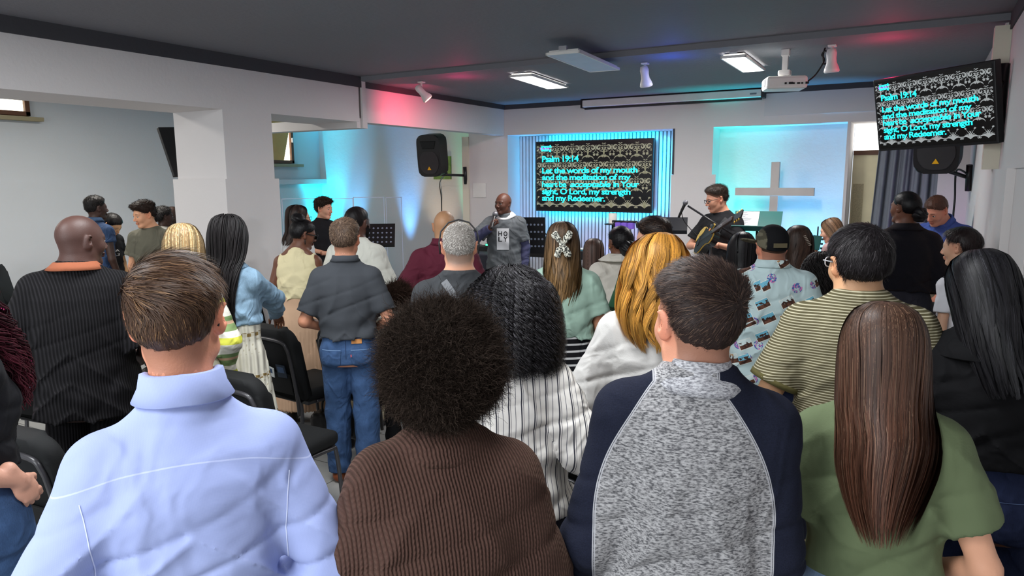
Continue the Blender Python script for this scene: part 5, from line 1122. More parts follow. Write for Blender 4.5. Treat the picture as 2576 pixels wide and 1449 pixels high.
bl_jeans=denim(C(54,78,114)); dk_jeans=denim(C(28,36,62),'dark_denim'); lt_jeans=denim(C(118,140,168),'light_denim'); blk_den=denim(C(34,34,42),'black_denim')
navyp=plain(C(26,28,42),.85,bmp=.001); blackp=plain(C(20,20,23),.85,bmp=.001); khaki=plain(C(186,172,144),.85); creamp=plain(C(226,222,196),.8)
# ---- front row -------------------------------------------------
ox=oxford()
D=person('person','man in a pale blue oxford shirt with combed brown hair, seen from behind',421,640,1.34,rel=-2,hrel=-15,roll=-3,skin=C(214,146,116),w=.93,drop=.03,fade=(C(96,68,52),.5,-.022),extra=.016,res=.009,hres=.0035,arms=(((.285,-.07,1.13),(.12,.12,.98),(-.3,-.9,0),.6,None),((.265,-.07,1.13),(.14,.12,1.0),(-.3,-.9,0),.6,None)),
  top=dict(mat=ox,sleeve='long',fold=.0075,loose=.018,sw=.022,hem=.84,res=.006,collar=(ox,.042,.0,.014),cz=1.488,neck=1.535,e=.011),bottom=dict(mat=navyp),brow=C(70,48,34),headscale=.99,
  hair=dict(kind='short',col=C(74,52,38),sk=C(176,120,92),tt=.017,ts=.003,tb=.008,res=.004,n=26000,L=lambda p:.006+.014*np.clip((p[:,2]+.07)/.08,0,1)+.045*np.clip((p[:,2]-.02)/.06,0,1),w=.0013,m=7,jit=.10,gloss=True,nape=-.006,fl=.012,
   flow=lambda p:(lambda t,sg:np.stack([t*(.9+.3*np.abs(p[:,0])*8)*1.0+.15*np.sign(p[:,0])*(1-t),-.25*t,-(1-t)*1.0-.2*t],1))(np.clip((p[:,2]-.045)/.03,0,1),0),lift=lambda p:np.where(p[:,2]>.05,.08,.05),hi=(C(128,96,66),.14)))
glasses(D,plain(C(26,26,30),.3),.002)
bv,_=surf(D,'top'); st_=plain(C(206,214,242),.8,name='seam')
for sgn in(-1,1): stitch(D,'top',[(sgn*.178,1.335),(sgn*.170,1.28),(sgn*.165,1.22),(sgn*.168,1.14)],.0018,st_,bv=bv,front=False,off=.0012)
br=knit(C(72,52,46),fx=430,fz=560,depth=.0045)
D=person('person','person with a large round dark afro and chunky brown knitted sweater, seen from behind',1110,822,1.45,rel=0,skin='dark',sex='f',w=.99,extra=0,res=.010,hres=.006,arms=(((.235,-.03,1.13),(.24,.10,.93),(-1,.1,0),.5,None),((.235,-.03,1.13),(.24,.10,.93),(-1,.1,0),.5,None)),
  top=dict(mat=br,name='sweater',sleeve='long',e=.030,loose=.045,fold=.006,sw=.03,hem=.82,neck=1.50,res=.008,collar=(br,.03,.008,.004),cz=1.462),bottom=dict(mat=dk_jeans),
  hair=dict(kind='afro',col=C(44,36,31),r=(.128,.132,.134),c=(0,-.025,.03),n=70000,L=.014,w=.0007,res=.007))
hv=plain(C(222,220,208),.8); local_tube(D,'blouse_neckline',[(.055,-.07,-.128),(.072,-.03,-.122),(.078,.01,-.13)],.006,hv)
rg=raglan()
D=person('person','man in a heather grey jersey with navy sleeves and short brown hair, seen from behind',1768,652,1.47,rel=6,hrel=30,pitch=2,skin=C(214,150,122),w=.94,side=3,drop=-.03,fade=(C(80,60,50),.6,-.03),extra=.022,res=.009,hres=.0035,arms=(((.222,-.045,1.12),(.238,.06,.88),(-1,.1,0),.5,None),((.205,-.03,1.12),(.19,.08,.88),(-1,.1,0),.5,None)),
  top=dict(mat=rg,name='jersey',sleeve='long',fold=.007,loose=.016,sw=.016,hem=.86,res=.006,e=.012,collar=(heather(C(104,104,110),C(196,196,200)),.030,-.003,.006),cz=1.472),bottom=dict(mat=bl_jeans),
  hair=dict(kind='short',col=C(50,38,35),sk=C(190,134,108),line=.006,tt=.024,ts=.003,tb=.009,res=.004,n=34000,L=lambda p:.006+.010*np.clip((p[:,2]+.07)/.08,0,1)+.020*np.clip((p[:,2]-.0)/.06,0,1),w=.0010,m=5,jit=.09,flow=flow_crown((.02,-.085,.045),.25),lift=lambda p:np.where(p[:,2]>.06,.25,.08),hi=(C(96,76,64),.2)))
ol=plain(C(94,106,76),.85,var=.06,bmp=.0015,bs=25)
D=person('person','woman in an olive green tee with long straight brown hair, seen from behind',2228,760,1.57,rel=8,hrel=16,pitch=3,sex='f',skin=C(214,158,128),w=.98,drop=-.028,extra=.012,res=.009,hres=.0045,arms=(((.262,-.05,1.15),(.12,.15,1.02),(-.3,-.9,0),.7,(-.6,.5,0)),((.262,-.05,1.15),(.12,.15,1.02),(-.3,-.9,0),.7,(-.6,.5,0))),
  top=dict(mat=ol,name='tee_shirt',fold=.0055,loose=.016,sw=.020,hem=1.09,res=.006,sl=.66,e=.010,collar=(ol,.014,.006,.003),cz=1.468),bottom=dict(mat=lt_jeans,waist=1.12),
  hair=dict(kind='long',rings=rl(.42,1.03,.046,back=-.165,A2=72,cx=-.014),n=26000,col=C(66,48,38),tip=C(88,54,40),w=.0011,wave=.004,wk=1.6,clumps=260,m=20,rag=.5,rx_=1.1,cb=.16,gloss=True,hi=(C(116,90,72),.08),cl=.35))
bv,_=surf(D,'bottom'); s_=D['s']
for sg in(-1,1): patch(D,'bottom',sg*.09-.062,sg*.09+.062,.86*s_,.98*s_,lt_jeans,'back_pocket',False,.004,bv,taper=.15)
box('phone',(.085,-.165,.95*s_),(.15,-.150,1.05*s_),plain(C(150,120,112),.2,.6),D['root'],bev=.006)
# ---- left block -------------------------------------------------
def collar_ring(): pass
bk=ribbed(C(26,25,27),560,.004)
D=person('person','bald man in a black ribbed polo with a rust brown collar, facing right',197,541,3.2,rel=-22,hrel=-62,pitch=4,skin=C(74,50,44),w=1.10,drop=-.015,res=.010,hres=.005,arms=(((.27,-.03,1.12),(.15,.20,1.08),(-.3,-.9,0),.6,None),((.27,-.03,1.12),(.15,.20,1.04),(-.3,-.9,0),.6,None)),
  top=dict(mat=bk,name='polo_shirt',fold=.005,loose=.03,sw=.03,hem=.84,sl=.95,e=.014,collar=(plain(C(140,80,54),.85,bmp=.001),.026,.004,.026),cz=1.465),bottom=dict(mat=ribbed(C(24,23,25),560,.003),leg=.035),belly=.02,brow=C(30,22,18))
D=person('person','woman with straight blonde hair and a pastel striped knit sweater, behind the blue shirt man',457,562,3.6,rel=-6,hrel=-8,sex='f',skin=C(218,168,138),w=.80,extra=.012,arms=('down',((.26,-.05,1.13),(.22,.08,.90),(-1,0,0),.5,None)),
  top=dict(mat=stripes('z',[(.28,C(228,226,214)),(.46,C(214,214,84)),(.62,C(232,228,216)),(.80,C(132,156,104)),(.88,C(206,170,140)),(1.,C(120,146,96))],.20),name='sweater',sleeve='long',e=.014,sw=.03,loose=.02,hem=1.04),bottom=dict(mat=creamp,waist=1.08),
  hair=dict(kind='long',rings=rl(.34,1.12,.095,back=-.16),n=3800,col=C(140,112,76),tip=C(164,134,90),w=.0028,clumps=90,m=14,gloss=True,hi=(C(196,176,134),.25),cl=.3))
lj=denim(C(128,156,178),'light_denim')
cm,nt,b_=newmat('embroidered_skirt',.85,.15); co,x,y,z=coords(nt)
p_=(z/.24+.12).frac(); bd=p_.gt(.40)*p_.lt(.50); fl=((x+y)*95).sin()*((z)*150).sin(); dots=((x*260).sin()*(z*120).sin()).gt(.75)*p_.lt(.38)
c_=mix(nt,bd*(fl.gt(.05)*.7+.25),C(226,222,206),C(138,112,56)); c_=mix(nt,dots*.45,c_,C(150,130,80)); nt.links.new(c_,b_.inputs['Base Color']); bump(nt,b_,((x+y*.5)*160+noise(nt,co,5,2)*4).sin(),.004)
ch_=Vector((-3.56,3.27,.965))
D=person('person','woman with long black braids, denim jacket and embroidered cream skirt, hand on a chair',571,545,3.95,rel=-28,hrel=-40,sex='f',skin='mid',w=.98,extra=.02,
  arms=('down',('ik',(-3.55,3.20,.955),(.6,-.5,.4),(0,-.3,-1),.35,(-.15,.75,-.55))),
  top=dict(mat=lj,name='denim_jacket',sleeve='long',e=.014,sw=.018,loose=.02,hem=1.14,fold=.006,collar=(lj,.03,.01,.03),cz=1.45),bottom=dict(kind='skirt',mat=cm,hem=.22,flare=.10,pleats=22,pa=.007,e=.014,waist=1.15),
  hair=dict(kind='long',rings=rl(.56,1.06,.085,back=-.165,A2=110,top=.01),n=280,col=C(30,27,28),mode='tube',r=.0032,clumps=170,m=26,rag=.25,cl=.1,wave=.006,wk=2,vol=.012,basecol=.5))
tp_=plain(C(226,214,172),.8,bmp=.002,bs=14)
D=person('person','woman in a sleeveless cream top, pleated beige skirt and black sunglasses, head turned right',766,552,5.4,rel=-14,hrel=-72,pitch=14,sex='f',skin='brown',w=1.08,arms=('front',((.235,-.02,1.13),(.14,.16,1.05),(-.3,-.9,0),.6,None)),
  top=dict(mat=tp_,name='sleeveless_top',sleeve='none',e=.012,loose=.022,hem=1.10,fold=.006),bottom=dict(kind='skirt',mat=plain(C(206,170,140),.75),hem=.15,flare=.06,pleats=46,pa=.006,waist=1.13,e=.014),
  hair=dict(kind='short',col=JET,tt=.014,ts=.010,tb=.012,n=2500,L=.03,w=.002,flow=flow_crown((0,-.09,.11),-.4),lift=.1,gloss=True,nz=.001))
bun(D,(0,-.065,.115),(.060,.058,.048),JET); glasses(D,M_BLACK,.004,dark=True,big=1.12)
for sg in(-1,1):
    bm=bmesh.new(); lathe(bm,[(.001,0),(.02,.002),(.021,.006),(.001,.008)],tuple(ap(D['HM'],np.array((sg*.088,-.008,-.058))*D['hs'])),16,Matrix.Rotation(rad(90),3,'Y')); bobj('earring',bm,plain(C(60,44,36),.6),D['root'])
dg=plain(C(58,61,66),.9,var=.1,bmp=.001,bs=30)
D=person('person','man in a charcoal polo and blue jeans with short brown hair, seen from behind',866,549,4.25,rel=-10,hrel=-16,skin=C(206,142,112),w=1.0,drop=.015,extra=.016,res=.010,fade=(C(96,76,62),.45,-.02),legs=(.05,-.04),arms=(((.26,-.06,1.13),(.14,.14,1.02),(-.3,-.9,0),.6,None),((.265,-.05,1.13),(.14,.16,1.02),(-.3,-.9,0),.6,None)),
  top=dict(mat=dg,name='polo_shirt',fold=.006,loose=.02,sw=.010,hem=1.01,sl=.8,e=.012,collar=(dg,.026,.002,.012)),bottom=dict(mat=bl_jeans,waist=1.05,leg=.03),shoe=C(128,66,36),
  hair=dict(kind='short',col=C(84,66,54),sk=C(176,126,100),tt=.020,ts=.006,tb=.010,n=9000,L=.02,w=.0018,flow=flow_crown((0,-.08,.08),.1),lift=.35,hi=(C(130,108,88),.2)))
bv,_=surf(D,'bottom'); s_=D['s']
for sg in(-1,1): patch(D,'bottom',sg*.088-.06,sg*.088+.06,.83*s_,.94*s_,bl_jeans,'back_pocket',False,.004,bv,taper=.15); stitch(D,'bottom',[(sg*.088-.058,.94*s_),(sg*.088+.058,.94*s_)],.003,plain(C(120,150,190),.8),bv=bv,front=False,off=.0055)
patch(D,'bottom',.035,.095,.98*s_,1.01*s_,plain(C(190,130,74),.7),'leather_label',False,.006,bv,n=3); stitch(D,'bottom',[(0,1.0*s_),(0,.88*s_)],.004,plain(C(34,52,84),.8),bv=bv,front=False,off=.001)
patch(D,'bottom',.029,.034,.895*s_,.912*s_,plain(C(214,90,90),.7),'red_tab',False,.006,bv,n=2)
ow=plain(C(206,206,196),.85,bmp=.003,bs=10)
D=person('person','bearded man in a loose off-white tee standing behind the charcoal polo',896,519,5.25,rel=-32,hrel=-38,skin='deep',w=1.10,extra=.012,arms=('down','down'),top=dict(mat=ow,name='tee_shirt',fold=.009,loose=.035,sw=.045,sl=.95,e=.014,hem=.86,collar=(ow,.014,.004,.003)),bottom=dict(mat=khaki),
  hair=dict(kind='short',col=BLK,tt=.012,ts=.006,tb=.006,nz=.0008,sk=C(60,42,34),n=0))
F_=Fld([-.09,-.03,-.17],[.09,.14,.02],.005); head_sdf(F_,1.,True); F_.F=F_.F-.010; Z_=F_.ax[2][None,None,:]; Y_=F_.ax[1][None,:,None]; F_.F=np.maximum(F_.F,Z_+.045-.6*np.clip(.05-Y_,0,.1)).astype(np.float32); F_.F=np.maximum(F_.F,-(Y_+.0)).astype(np.float32); BRD=F_.mesh()
def beard(D,col):
    V,Q=BRD; return npmesh('beard',ap(D['HM'],V*D['hs']),Q,M_FUZZ,D['root'],np.repeat(np.array(col)[None],len(V),0))
beard(D,BLK)
wt=plain(C(220,220,218),.85,bmp=.002,bs=10)
D=person('person','woman with sleek dark hair and glasses in white, behind the cream top',747,516,6.05,rel=-55,hrel=-68,sex='f',skin='tan',extra=.01,top=dict(mat=wt,name='tee_shirt'),bottom=dict(mat=blackp),hair=dict(kind='long',rings=rl(.24,.95,.06,A2=60),n=1200,col=DBR,w=.003,gloss=True,clumps=50)); glasses(D,M_BLACK,.002)
bt_=plain(C(28,28,32),.9)
D=person('person','teenage boy with tousled dark hair in a black tee, standing in the cyan light',813,494,8.0,rel=215,hrel=235,pitch=4,skin='pale',base=.15,extra=.03,w=.92,arms=('front','front'),top=dict(mat=bt_,name='tee_shirt'),bottom=dict(mat=blackp),hair=dict(kind='short',col=DBR,tt=.034,ts=.010,tb=.014,nz=.004,front=.01,n=1800,L=.03,w=.003,lift=.5))
mr=plain(C(86,26,44),.85,bmp=.003,bs=9)
D=person('person','bald man in a maroon shirt leaning slightly, seen from behind',1118,529,5.0,rel=8,hrel=-6,pitch=8,skin=C(176,132,98),w=1.12,arms=(((.275,-.05,1.12),(.2,.14,1.0),(-.3,-.9,0),.6,None),'front'),top=dict(mat=mr,name='shirt',sl=.85,sw=.025,loose=.022,e=.012,fold=.007,hem=.85,collar=(mr,.034,.004,.014)),bottom=dict(mat=blackp))
g3=plain(C(50,52,55),.9,bmp=.002,bs=12)
D=person('person','man with cropped grey hair, sunglasses pushed up and a crossbody strap, seen from behind',1154,560,3.4,rel=0,hrel=0,skin=C(204,150,122),w=1.06,extra=.006,hres=.0045,arms=('front','front'),top=dict(mat=g3,name='tee_shirt',collar=(g3,.012,.004,.003)),bottom=dict(mat=blackp),fade=(C(108,98,90),.75,-.012),
  hair=dict(kind='short',col=C(138,132,126),sk=C(150,124,106),tt=.006,ts=.0025,tb=.003,nz=.0006,n=16000,L=.010,w=.0012,m=3,lift=.6,jit=.5,hi=(C(200,196,190),.35)))
local_tube(D,'sunglasses',[(-.092,-.05,-.03),(-.097,-.03,.02),(-.088,-.01,.075),(-.05,.0,.118),(0,.0,.132),(.05,.0,.118),(.088,-.01,.075),(.097,-.03,.02),(.092,-.05,-.03)],.0038,M_BLACK,8)
bv,_=surf(D,'top'); stitch(D,'top',[(-.075,1.475*D['s']),(-.03,1.41*D['s']),(.06,1.25*D['s']),(.12,1.08*D['s'])],.034,plain(C(104,106,110),.7),'shoulder_strap',False,.005,bv)
# ---- middle ------------------------------------------------------
sv=stripes('x',[(.10,C(60,60,70)),(.18,C(222,218,212)),(.22,C(90,90,98)),(.55,C(224,220,214)),(.60,C(110,110,118)),(1.,C(226,222,216))],.042,wob=.010)
D=person('person','woman with big black curls and a white shirt with thin dark stripes, seen from behind',1287,705,2.30,rel=-16,hrel=-4,pitch=6,sex='f',skin='brown',w=1.08,extra=0,res=.010,arms=('front',((.30,-.06,1.16),(.13,.14,1.10),(-.3,-.9,0),.6,None)),
  top=dict(mat=sv,name='blouse',sleeve='34',e=.018,sw=.035,loose=.028,fold=.008,hem=.92,res=.008),bottom=dict(mat=navyp),
  hair=dict(kind='long',rings=[(.135,.002,.002,-.02,0,180),(.130,.05,.05,-.02,0,180),(.10,.10,.105,-.02,0,165),(.05,.128,.130,-.03,0,135),(-.02,.142,.138,-.035,0,122),(-.10,.150,.132,-.045,0,112),(-.17,.146,.115,-.06,0,105),(-.215,.135,.095,-.07,0,95)],n=4200,col=C(26,24,26),mode='ribbon',w=.0019,clumps=400,m=84,rag=.28,curl=.0085,ck=13,cl=.2,vol=.032,hi=(C(56,54,58),.2)))
mt_=plain(C(158,186,170),.85,var=.05,bmp=.002,bs=14)
D=person('person','woman in a mint green tee with a patterned scrunchie and striped skirt, seen from behind',1415,558,3.9,rel=0,hrel=0,sex='f',skin=C(196,136,106),w=1.14,extra=.012,arms=(((.225,-.02,1.11),(.16,.14,.98),(-1,0,0),.5,None),((.225,-.02,1.11),(.20,.05,.88),(-1,0,0),.5,None)),
  top=dict(mat=mt_,name='tee_shirt',fold=.007,loose=.026,sw=.018,sl=.62,e=.012,hem=1.09,collar=(mt_,.012,.006,.003)),bottom=dict(kind='skirt',mat=stripes('z',[(.70,C(22,22,26)),(1.,C(206,206,206))],.037),hem=.35,flare=.0,e=.012,waist=1.13),
  hair=dict(kind='long',rings=rl(.40,1.05,.065,back=-.165),n=4200,col=C(60,46,40),tip=C(150,116,74),w=.0024,wave=.010,wk=2.6,clumps=70,m=22,rag=.45,rx_=1.1,cb=.15,gloss=True,cl=.75))
def scrunchie(D,c,sc,mat):
    hs=D['hs']; c=np.array(c)
    for nm,dx_,dz_,wd in (('bow_loop',-.045,.06,.026),('bow_loop',.045,.065,.026),('bow_tail',-.032,-.065,.024),('bow_tail',.036,-.062,.024)):
        F=Fld([-.12,-.06,-.12],[.12,.06,.12],.0045); F.cone((0,0,0),(dx_*.5,-.006,dz_*.5),.010,.017,.01); F.cone((dx_*.5,-.006,dz_*.5),(dx_,0,dz_),.018,wd*.9,.012); F.warp(lambda X,Y,Z:.003*np.sin(X*160+Z*60)); v,q=F.mesh(); v[:,1]*=.45
        npmesh(nm,ap(D['HM'],(v*sc+c)*hs),q,mat,D['root'])
    F=Fld([-.04,-.04,-.04],[.04,.04,.04],.004); F.ell((0,0,0),(.022,.016,.020)); v,q=F.mesh(); npmesh('bow_knot',ap(D['HM'],(v*sc+c)*hs),q,mat,D['root'])
sm,nt,b_=newmat('printed_satin',.6,.3); co,x,y,z=coords(nt); nt.links.new(mix(nt,remap(noise(nt,co,120,2),.45,.55),C(60,62,58),C(222,220,206)),b_.inputs['Base Color'])
scrunchie(D,(0,-.150,.005),.9,sm)
D=person('person','long dark-haired child or short woman between the mint tee and the hooded sweatshirt',1494,600,5.6,rel=0,sex='f',skin='tan',w=.85,extra=.012,top=dict(mat=plain(C(70,52,46),.8),name='top',sleeve='long'),bottom=dict(mat=blackp),hair=dict(kind='long',rings=rl(.36,.98,.075),n=1800,col=C(84,64,56),w=.003,clumps=60,gloss=True))
D['root']['label']='short person with long straight brown hair between the mint tee and the hooded sweatshirt'
hd_=plain(C(206,200,190),.9,bmp=.002,bs=14)
D=person('person','woman with a black low bun, gold earring and off-white hooded sweatshirt',1562,572,4.8,rel=14,hrel=28,sex='f',skin='brown',w=1.18,arms=('front','front'),top=dict(mat=hd_,name='hooded_sweatshirt',sleeve='long',e=.022,loose=.03,fold=.007,hem=.90,collar=(hd_,.035,.012,.05)),bottom=dict(kind='skirt',mat=plain(C(140,20,40),.8),hem=.3,flare=.06),
  hair=dict(kind='short',col=JET,tt=.013,ts=.012,tb=.014,nz=.0008,n=2500,L=.03,w=.002,flow=flow_crown((0,.12,0),.0),lift=.08,gloss=True))
bun(D,(0,-.125,-.035),(.062,.060,.062),JET); bun(D,(0,-.10,-.10),(.055,.045,.05),JET)
bm=bmesh.new(); lathe(bm,[(.001,0),(.006,.003),(.006,.008),(.001,.011)],tuple(ap(D['HM'],np.array((-.086,-.006,-.04))*D['hs'])),10); bobj('earring',bm,M_GOLD,D['root'])
bv,_=surf(D,'collar'); decal_text(D,'collar','S',.0,1.455*D['s'],.05,.05,plain(C(120,116,110),.8),front=False,bv=bv,off=.004)
gt=plain(C(40,84,58),.85,bmp=.003,bs=10)
D=person('person','man with slicked dark hair and a green tee, face turned left, behind the ginger hair',1640,545,4.35,rel=20,hrel=62,pitch=8,skin='pale',w=1.12,extra=.02,arms=('front','front'),top=dict(mat=gt,name='tee_shirt',sl=.85,sw=.03,loose=.025,e=.014),bottom=dict(mat=blackp),
  hair=dict(kind='short',col=C(44,34,30),tt=.030,ts=.012,tb=.016,line=.012,n=6500,L=.05,w=.0022,m=6,flow=lambda p:np.stack([0*p[:,0],-1+0*p[:,0],-.35+0*p[:,0]],1),lift=.15,gloss=True,nz=.001,hi=(C(96,78,66),.12)))
ws_=plain(C(200,198,195),.8,var=.03,bmp=.003,bs=10)
D=person('person','woman with long wavy ginger hair in a white linen shirt, seen from behind',1655,590,2.55,rel=-2,hrel=4,pitch=5,sex='f',skin='pale',w=1.10,extra=.018,res=.010,arms=(((.265,-.05,1.12),(.16,.14,1.02),(-.3,-.9,0),.6,None),'front'),
  top=dict(mat=ws_,name='linen_shirt',sleeve='long',fold=.009,loose=.028,e=.014,sw=.03,hem=.84,res=.007,collar=(ws_,.034,.004,.014)),bottom=dict(mat=lt_jeans),
  hair=dict(kind='long',rings=[(.130,.002,.002,-.02,.01,180),(.126,.045,.05,-.02,.01,180),(.10,.085,.095,-.02,0,165),(.05,.110,.118,-.022,0,132),(-.02,.124,.124,-.026,-.004,122),(-.10,.130,.118,-.034,-.008,114),(-.17,.130,.100,-.052,-.012,104),(-.23,.118,.078,-.078,-.004,94),(-.30,.085,.055,-.100,.015,80)],n=15000,col=C(172,118,46),tip=C(212,156,72),w=.0015,wave=.020,wk=2.2,clumps=60,m=24,rag=.35,cb=.14,rx_=1.2,gloss=True,cl=.72,hi=(C(98,62,40),.07),vol=.008))
lg=stripes('z',[(.36,C(184,178,152)),(1.,C(92,86,62))],.0088); olv=plain(C(92,86,50),.9,bmp=.001,bs=90)
D=person('person','man with thick black hair, glasses and a fine striped olive tee, seen from behind',2166,566,2.30,rel=8,hrel=30,pitch=2,skin=C(214,164,124),w=1.05,drop=-.03,fade=(C(50,42,40),.35,-.018),extra=.016,res=.009,hres=.004,arms=(((.275,-.05,1.14),(.16,.16,1.02),(-.3,-.9,0),.6,None),((.27,-.03,1.13),(.14,.16,1.05),(-.3,-.9,0),.6,None)),
  top=dict(mat=lg,name='tee_shirt',fold=.005,loose=.018,sw=.020,sl=.74,e=.012,res=.007,hem=.9,collar=(olv,.016,.004,.003),cz=1.466),bottom=dict(mat=navyp),
  hair=dict(kind='short',col=C(34,30,32),tt=.024,ts=.016,tb=.020,line=-.004,res=.0045,n=16000,L=.030,w=.0015,m=5,jit=.16,flow=flow_crown((.01,-.06,.10),.2),lift=.12,nz=.0012,hi=(C(78,74,76),.12)))
glasses(D,plain(C(200,200,204),.3),.0022)
for q in(-1,1):
    j=D['J'][q]; u=(j['el']-j['sh']); c0=j['sh']+u*.70; c1=j['sh']+u*.765; tube('sleeve_cuff',[tuple(c0),tuple(c1)],.086,olv,D['root'],28)
lgn=plain(C(136,156,104),.85)
D=person('person','person in a light green tee, head hidden behind the striped olive tee man',2172,640,3.2,rel=-10,sex='f',skin='tan',w=1.2,top=dict(mat=lgn,name='tee_shirt'),bottom=dict(mat=blackp),hair=dict(kind='long',rings=rl(.12,.95,.08),n=500,col=DBR,w=.003))
# ---- stage and right block -----------------------------------------
gs=plain(C(86,90,94),.85,bmp=.003,bs=10); nvs=plain(C(60,62,92),.8,bmp=.004,bs=14)
D=person('person','bald man in a grey tee over a white collar, speaking into a handheld microphone',1267,486,7.5,rel=172,hrel=142,skin=C(88,52,38),w=1.10,base=.15,extra=0,hres=.0045,arms=('down',('ikl',(.135,.20,1.36),(.8,-.1,-.6),(-.55,.2,.1),1.0,(-.35,.25,.9))),
  top=dict(mat=gs,name='tee_shirt',sleeve='short',sl=.72,sw=.012,loose=.022,e=.014,hem=.86,collar=(plain(C(226,226,228),.8),.030,.008,.030),cz=1.462),bottom=dict(mat=navyp),brow=C(30,20,16),jaw=1.05)
for q in(-1,1):
    j=D['J'][q]; F_=Fld(np.minimum(np.minimum(j['sh'],j['el']),j['wr'])-.09,np.maximum(np.maximum(j['sh'],j['el']),j['wr'])+.09,.009); F_.cone(j['sh']+(j['el']-j['sh'])*.5,j['el'],.060,.056,.02); F_.cone(j['el'],j['el']+(j['wr']-j['el'])*.95,.056,.042,.02,True); F_.warp(lambda X,Y,Z:.003*np.sin(Z*80+X*30)); v,q_=F_.mesh(); npmesh('sleeve',v,q_,nvs,D['root'])
bv,_=surf(D,'top'); s_=D['s']; pt=patch(D,'top',-.065,.065,1.10*s_,1.35*s_,plain(C(206,208,212),.8),'shirt_print',True,.004,bv)
for ch,x_,z_ in (('H',.028,1.262),('O',-.028,1.262),('L',.028,1.198),('Y',-.028,1.198)): decal_text(D,'top',ch,x_,z_*s_,.040,.050,plain(C(24,24,28),.8),bv=bv,off=.007,parent=pt)
j=D['J'][1]; mp_=j['wr']+j['hd']/np.linalg.norm(j['hd'])*.075*s_+np.array([-.012,.03,0]); wp=D['loc']+rz(D['yaw'])@mp_
t=thing('microphone','silver handheld microphone held at the mouth of the bald speaker','microphone',tuple(wp)); hdw=rz(D['yaw'])@(ap(D['HM'],np.array((0,.12,-.07))*D['hs'])-mp_); hdw=hdw/np.linalg.norm(hdw)
mic(t,tuple(hdw*.085),tuple(hdw),1.15); bpy.data.objects['handle'].data.materials[0]
bgt=plain(C(24,24,27),.9,bmp=.002,bs=12)
D=person('person','guitarist with glasses and short dark hair in a black tee, looking down to the left',1800,463,6.6,rel=150,hrel=112,pitch=14,skin=C(206,148,120),w=1.0,base=.15,extra=.02,hres=.0045,arms=(('ikl',(.05,.22,1.20),(.8,-.3,-.5),(-.6,-.5,0),.8,(-.8,.25,.3)),('ikl',(.09,.23,1.17),(.8,-.3,-.5),(-.7,-.4,0),.9,(-.75,.3,.35))),
  top=dict(mat=bgt,name='tee_shirt',sl=.75,sw=.018,e=.010),bottom=dict(mat=navyp),hair=dict(kind='short',col=C(52,42,36),sk=C(150,110,90),tt=.026,ts=.006,tb=.008,front=.010,n=3500,L=.03,w=.002,lift=.5,flow=lambda p:np.stack([0*p[:,0],1+0*p[:,0],.3+0*p[:,0]],1)))
glasses(D,M_BLACK,.0022)
bv,_=surf(D,'top'); s_=D['s']
stitch(D,'top',[(-.10,1.44*s_),(-.06,1.36*s_),(.0,1.24*s_),(.10,1.10*s_)],.05,plain(C(44,44,46),.7),'guitar_strap',True,.006,bv)
# guitar: local frame built in world, neck pointing up to image right
gl=at_depth(1800,640,6.15); gA=at_depth(1815,640,6.28); gB=at_depth(1868,541,6.05)
nk=Vector(at_depth(1866,544,5.72)-at_depth(1785,598,6.22)).normalized()
t=thing('electric_guitar','black and gold acoustic-electric guitar slung in front of the guitarist','guitar')
ctr=Vector(at_depth(1783,598,6.20)); fr=Vector((-.55,-.55,.45)); fr=(fr-nk*fr.dot(nk)).normalized(); sdv=nk.cross(fr)
gM=Matrix(((nk.x,fr.x,sdv.x,ctr.x),(nk.y,fr.y,sdv.y,ctr.y),(nk.z,fr.z,sdv.z,ctr.z),(0,0,0,1))); t.matrix_world=gM@Matrix.Scale(.80,4)   # x=neck, y=front, z=side
def gout(k=1.):
    up=[(-.26,0),(-.25,.10),(-.19,.165),(-.11,.175),(-.03,.13),(.04,.115),(.10,.130),(.15,.12),(.18,.07),(.185,.02)]; dn=[(.17,-.02),(.12,-.03),(.10,-.06),(.14,-.10),(.12,-.13),(.06,-.13),(.0,-.115),(-.04,-.13),(-.11,-.175),(-.19,-.165),(-.25,-.10)]
    P=smoothpath([(a*k,b*k,0) for a,b in up+dn+[up[0]]],5)[:-1]; return [(p[0],p[1]) for p in P]
bm=bmesh.new(); prism(bm,gout(.93),-.05,.025,.008,2); bobj('body',bm,plain(C(30,30,28),.15,.6),t)
bm=bmesh.new(); prism(bm,gout(.95),.020,.032,.003,1); bobj('gold_binding',bm,plain(C(190,156,70),.3,.5),t)
bm=bmesh.new(); prism(bm,gout(.90),.030,.036,.003,1); bobj('soundboard',bm,plain(C(14,16,16),.55,.3),t)
bm=bmesh.new(); prism(bm,[(-.25,-.02),(-.10,-.09),(-.06,-.15),(-.12,-.168),(-.20,-.15),(-.25,-.09)],.034,.040,.002,1); bobj('wood_panel',bm,plain(C(196,158,62),.3,.5,scale=20),t)
box('neck',(.14,.02,-.026),(.56,.044,.026),plain(C(60,38,24),.4),t,bev=.006)
bm=bmesh.new(); 
for k in range(16): add_box(bm,(.18+k*.024,.044,-.026),(.182+k*.024,.047,.026))
bobj('frets',bm,M_SILV,t)
bm=bmesh.new(); prism(bm,[(.55,-.028),(.58,-.04),(.72,-.045),(.73,0),(.72,.045),(.58,.04),(.55,.028)],.012,.028,.003); bobj('headstock',bm,M_BLACK,t)
bm=bmesh.new()
for k in range(3):
    for sg in(-1,1): add_tube(bm,[(.60+k*.042,.02,sg*.04),(.60+k*.042,.02,sg*.066)],.008,8)
bobj('tuning_pegs',bm,M_GOLD,t); bm=bmesh.new()
for k in range(6): add_tube(bm,[(-.14,.044,-.02+k*.008),(.56,.05,-.02+k*.008)],.0007,4)
bobj('strings',bm,M_SILV,t); box('bridge',(-.17,.036,-.06),(-.14,.044,.06),M_BLACK,t)
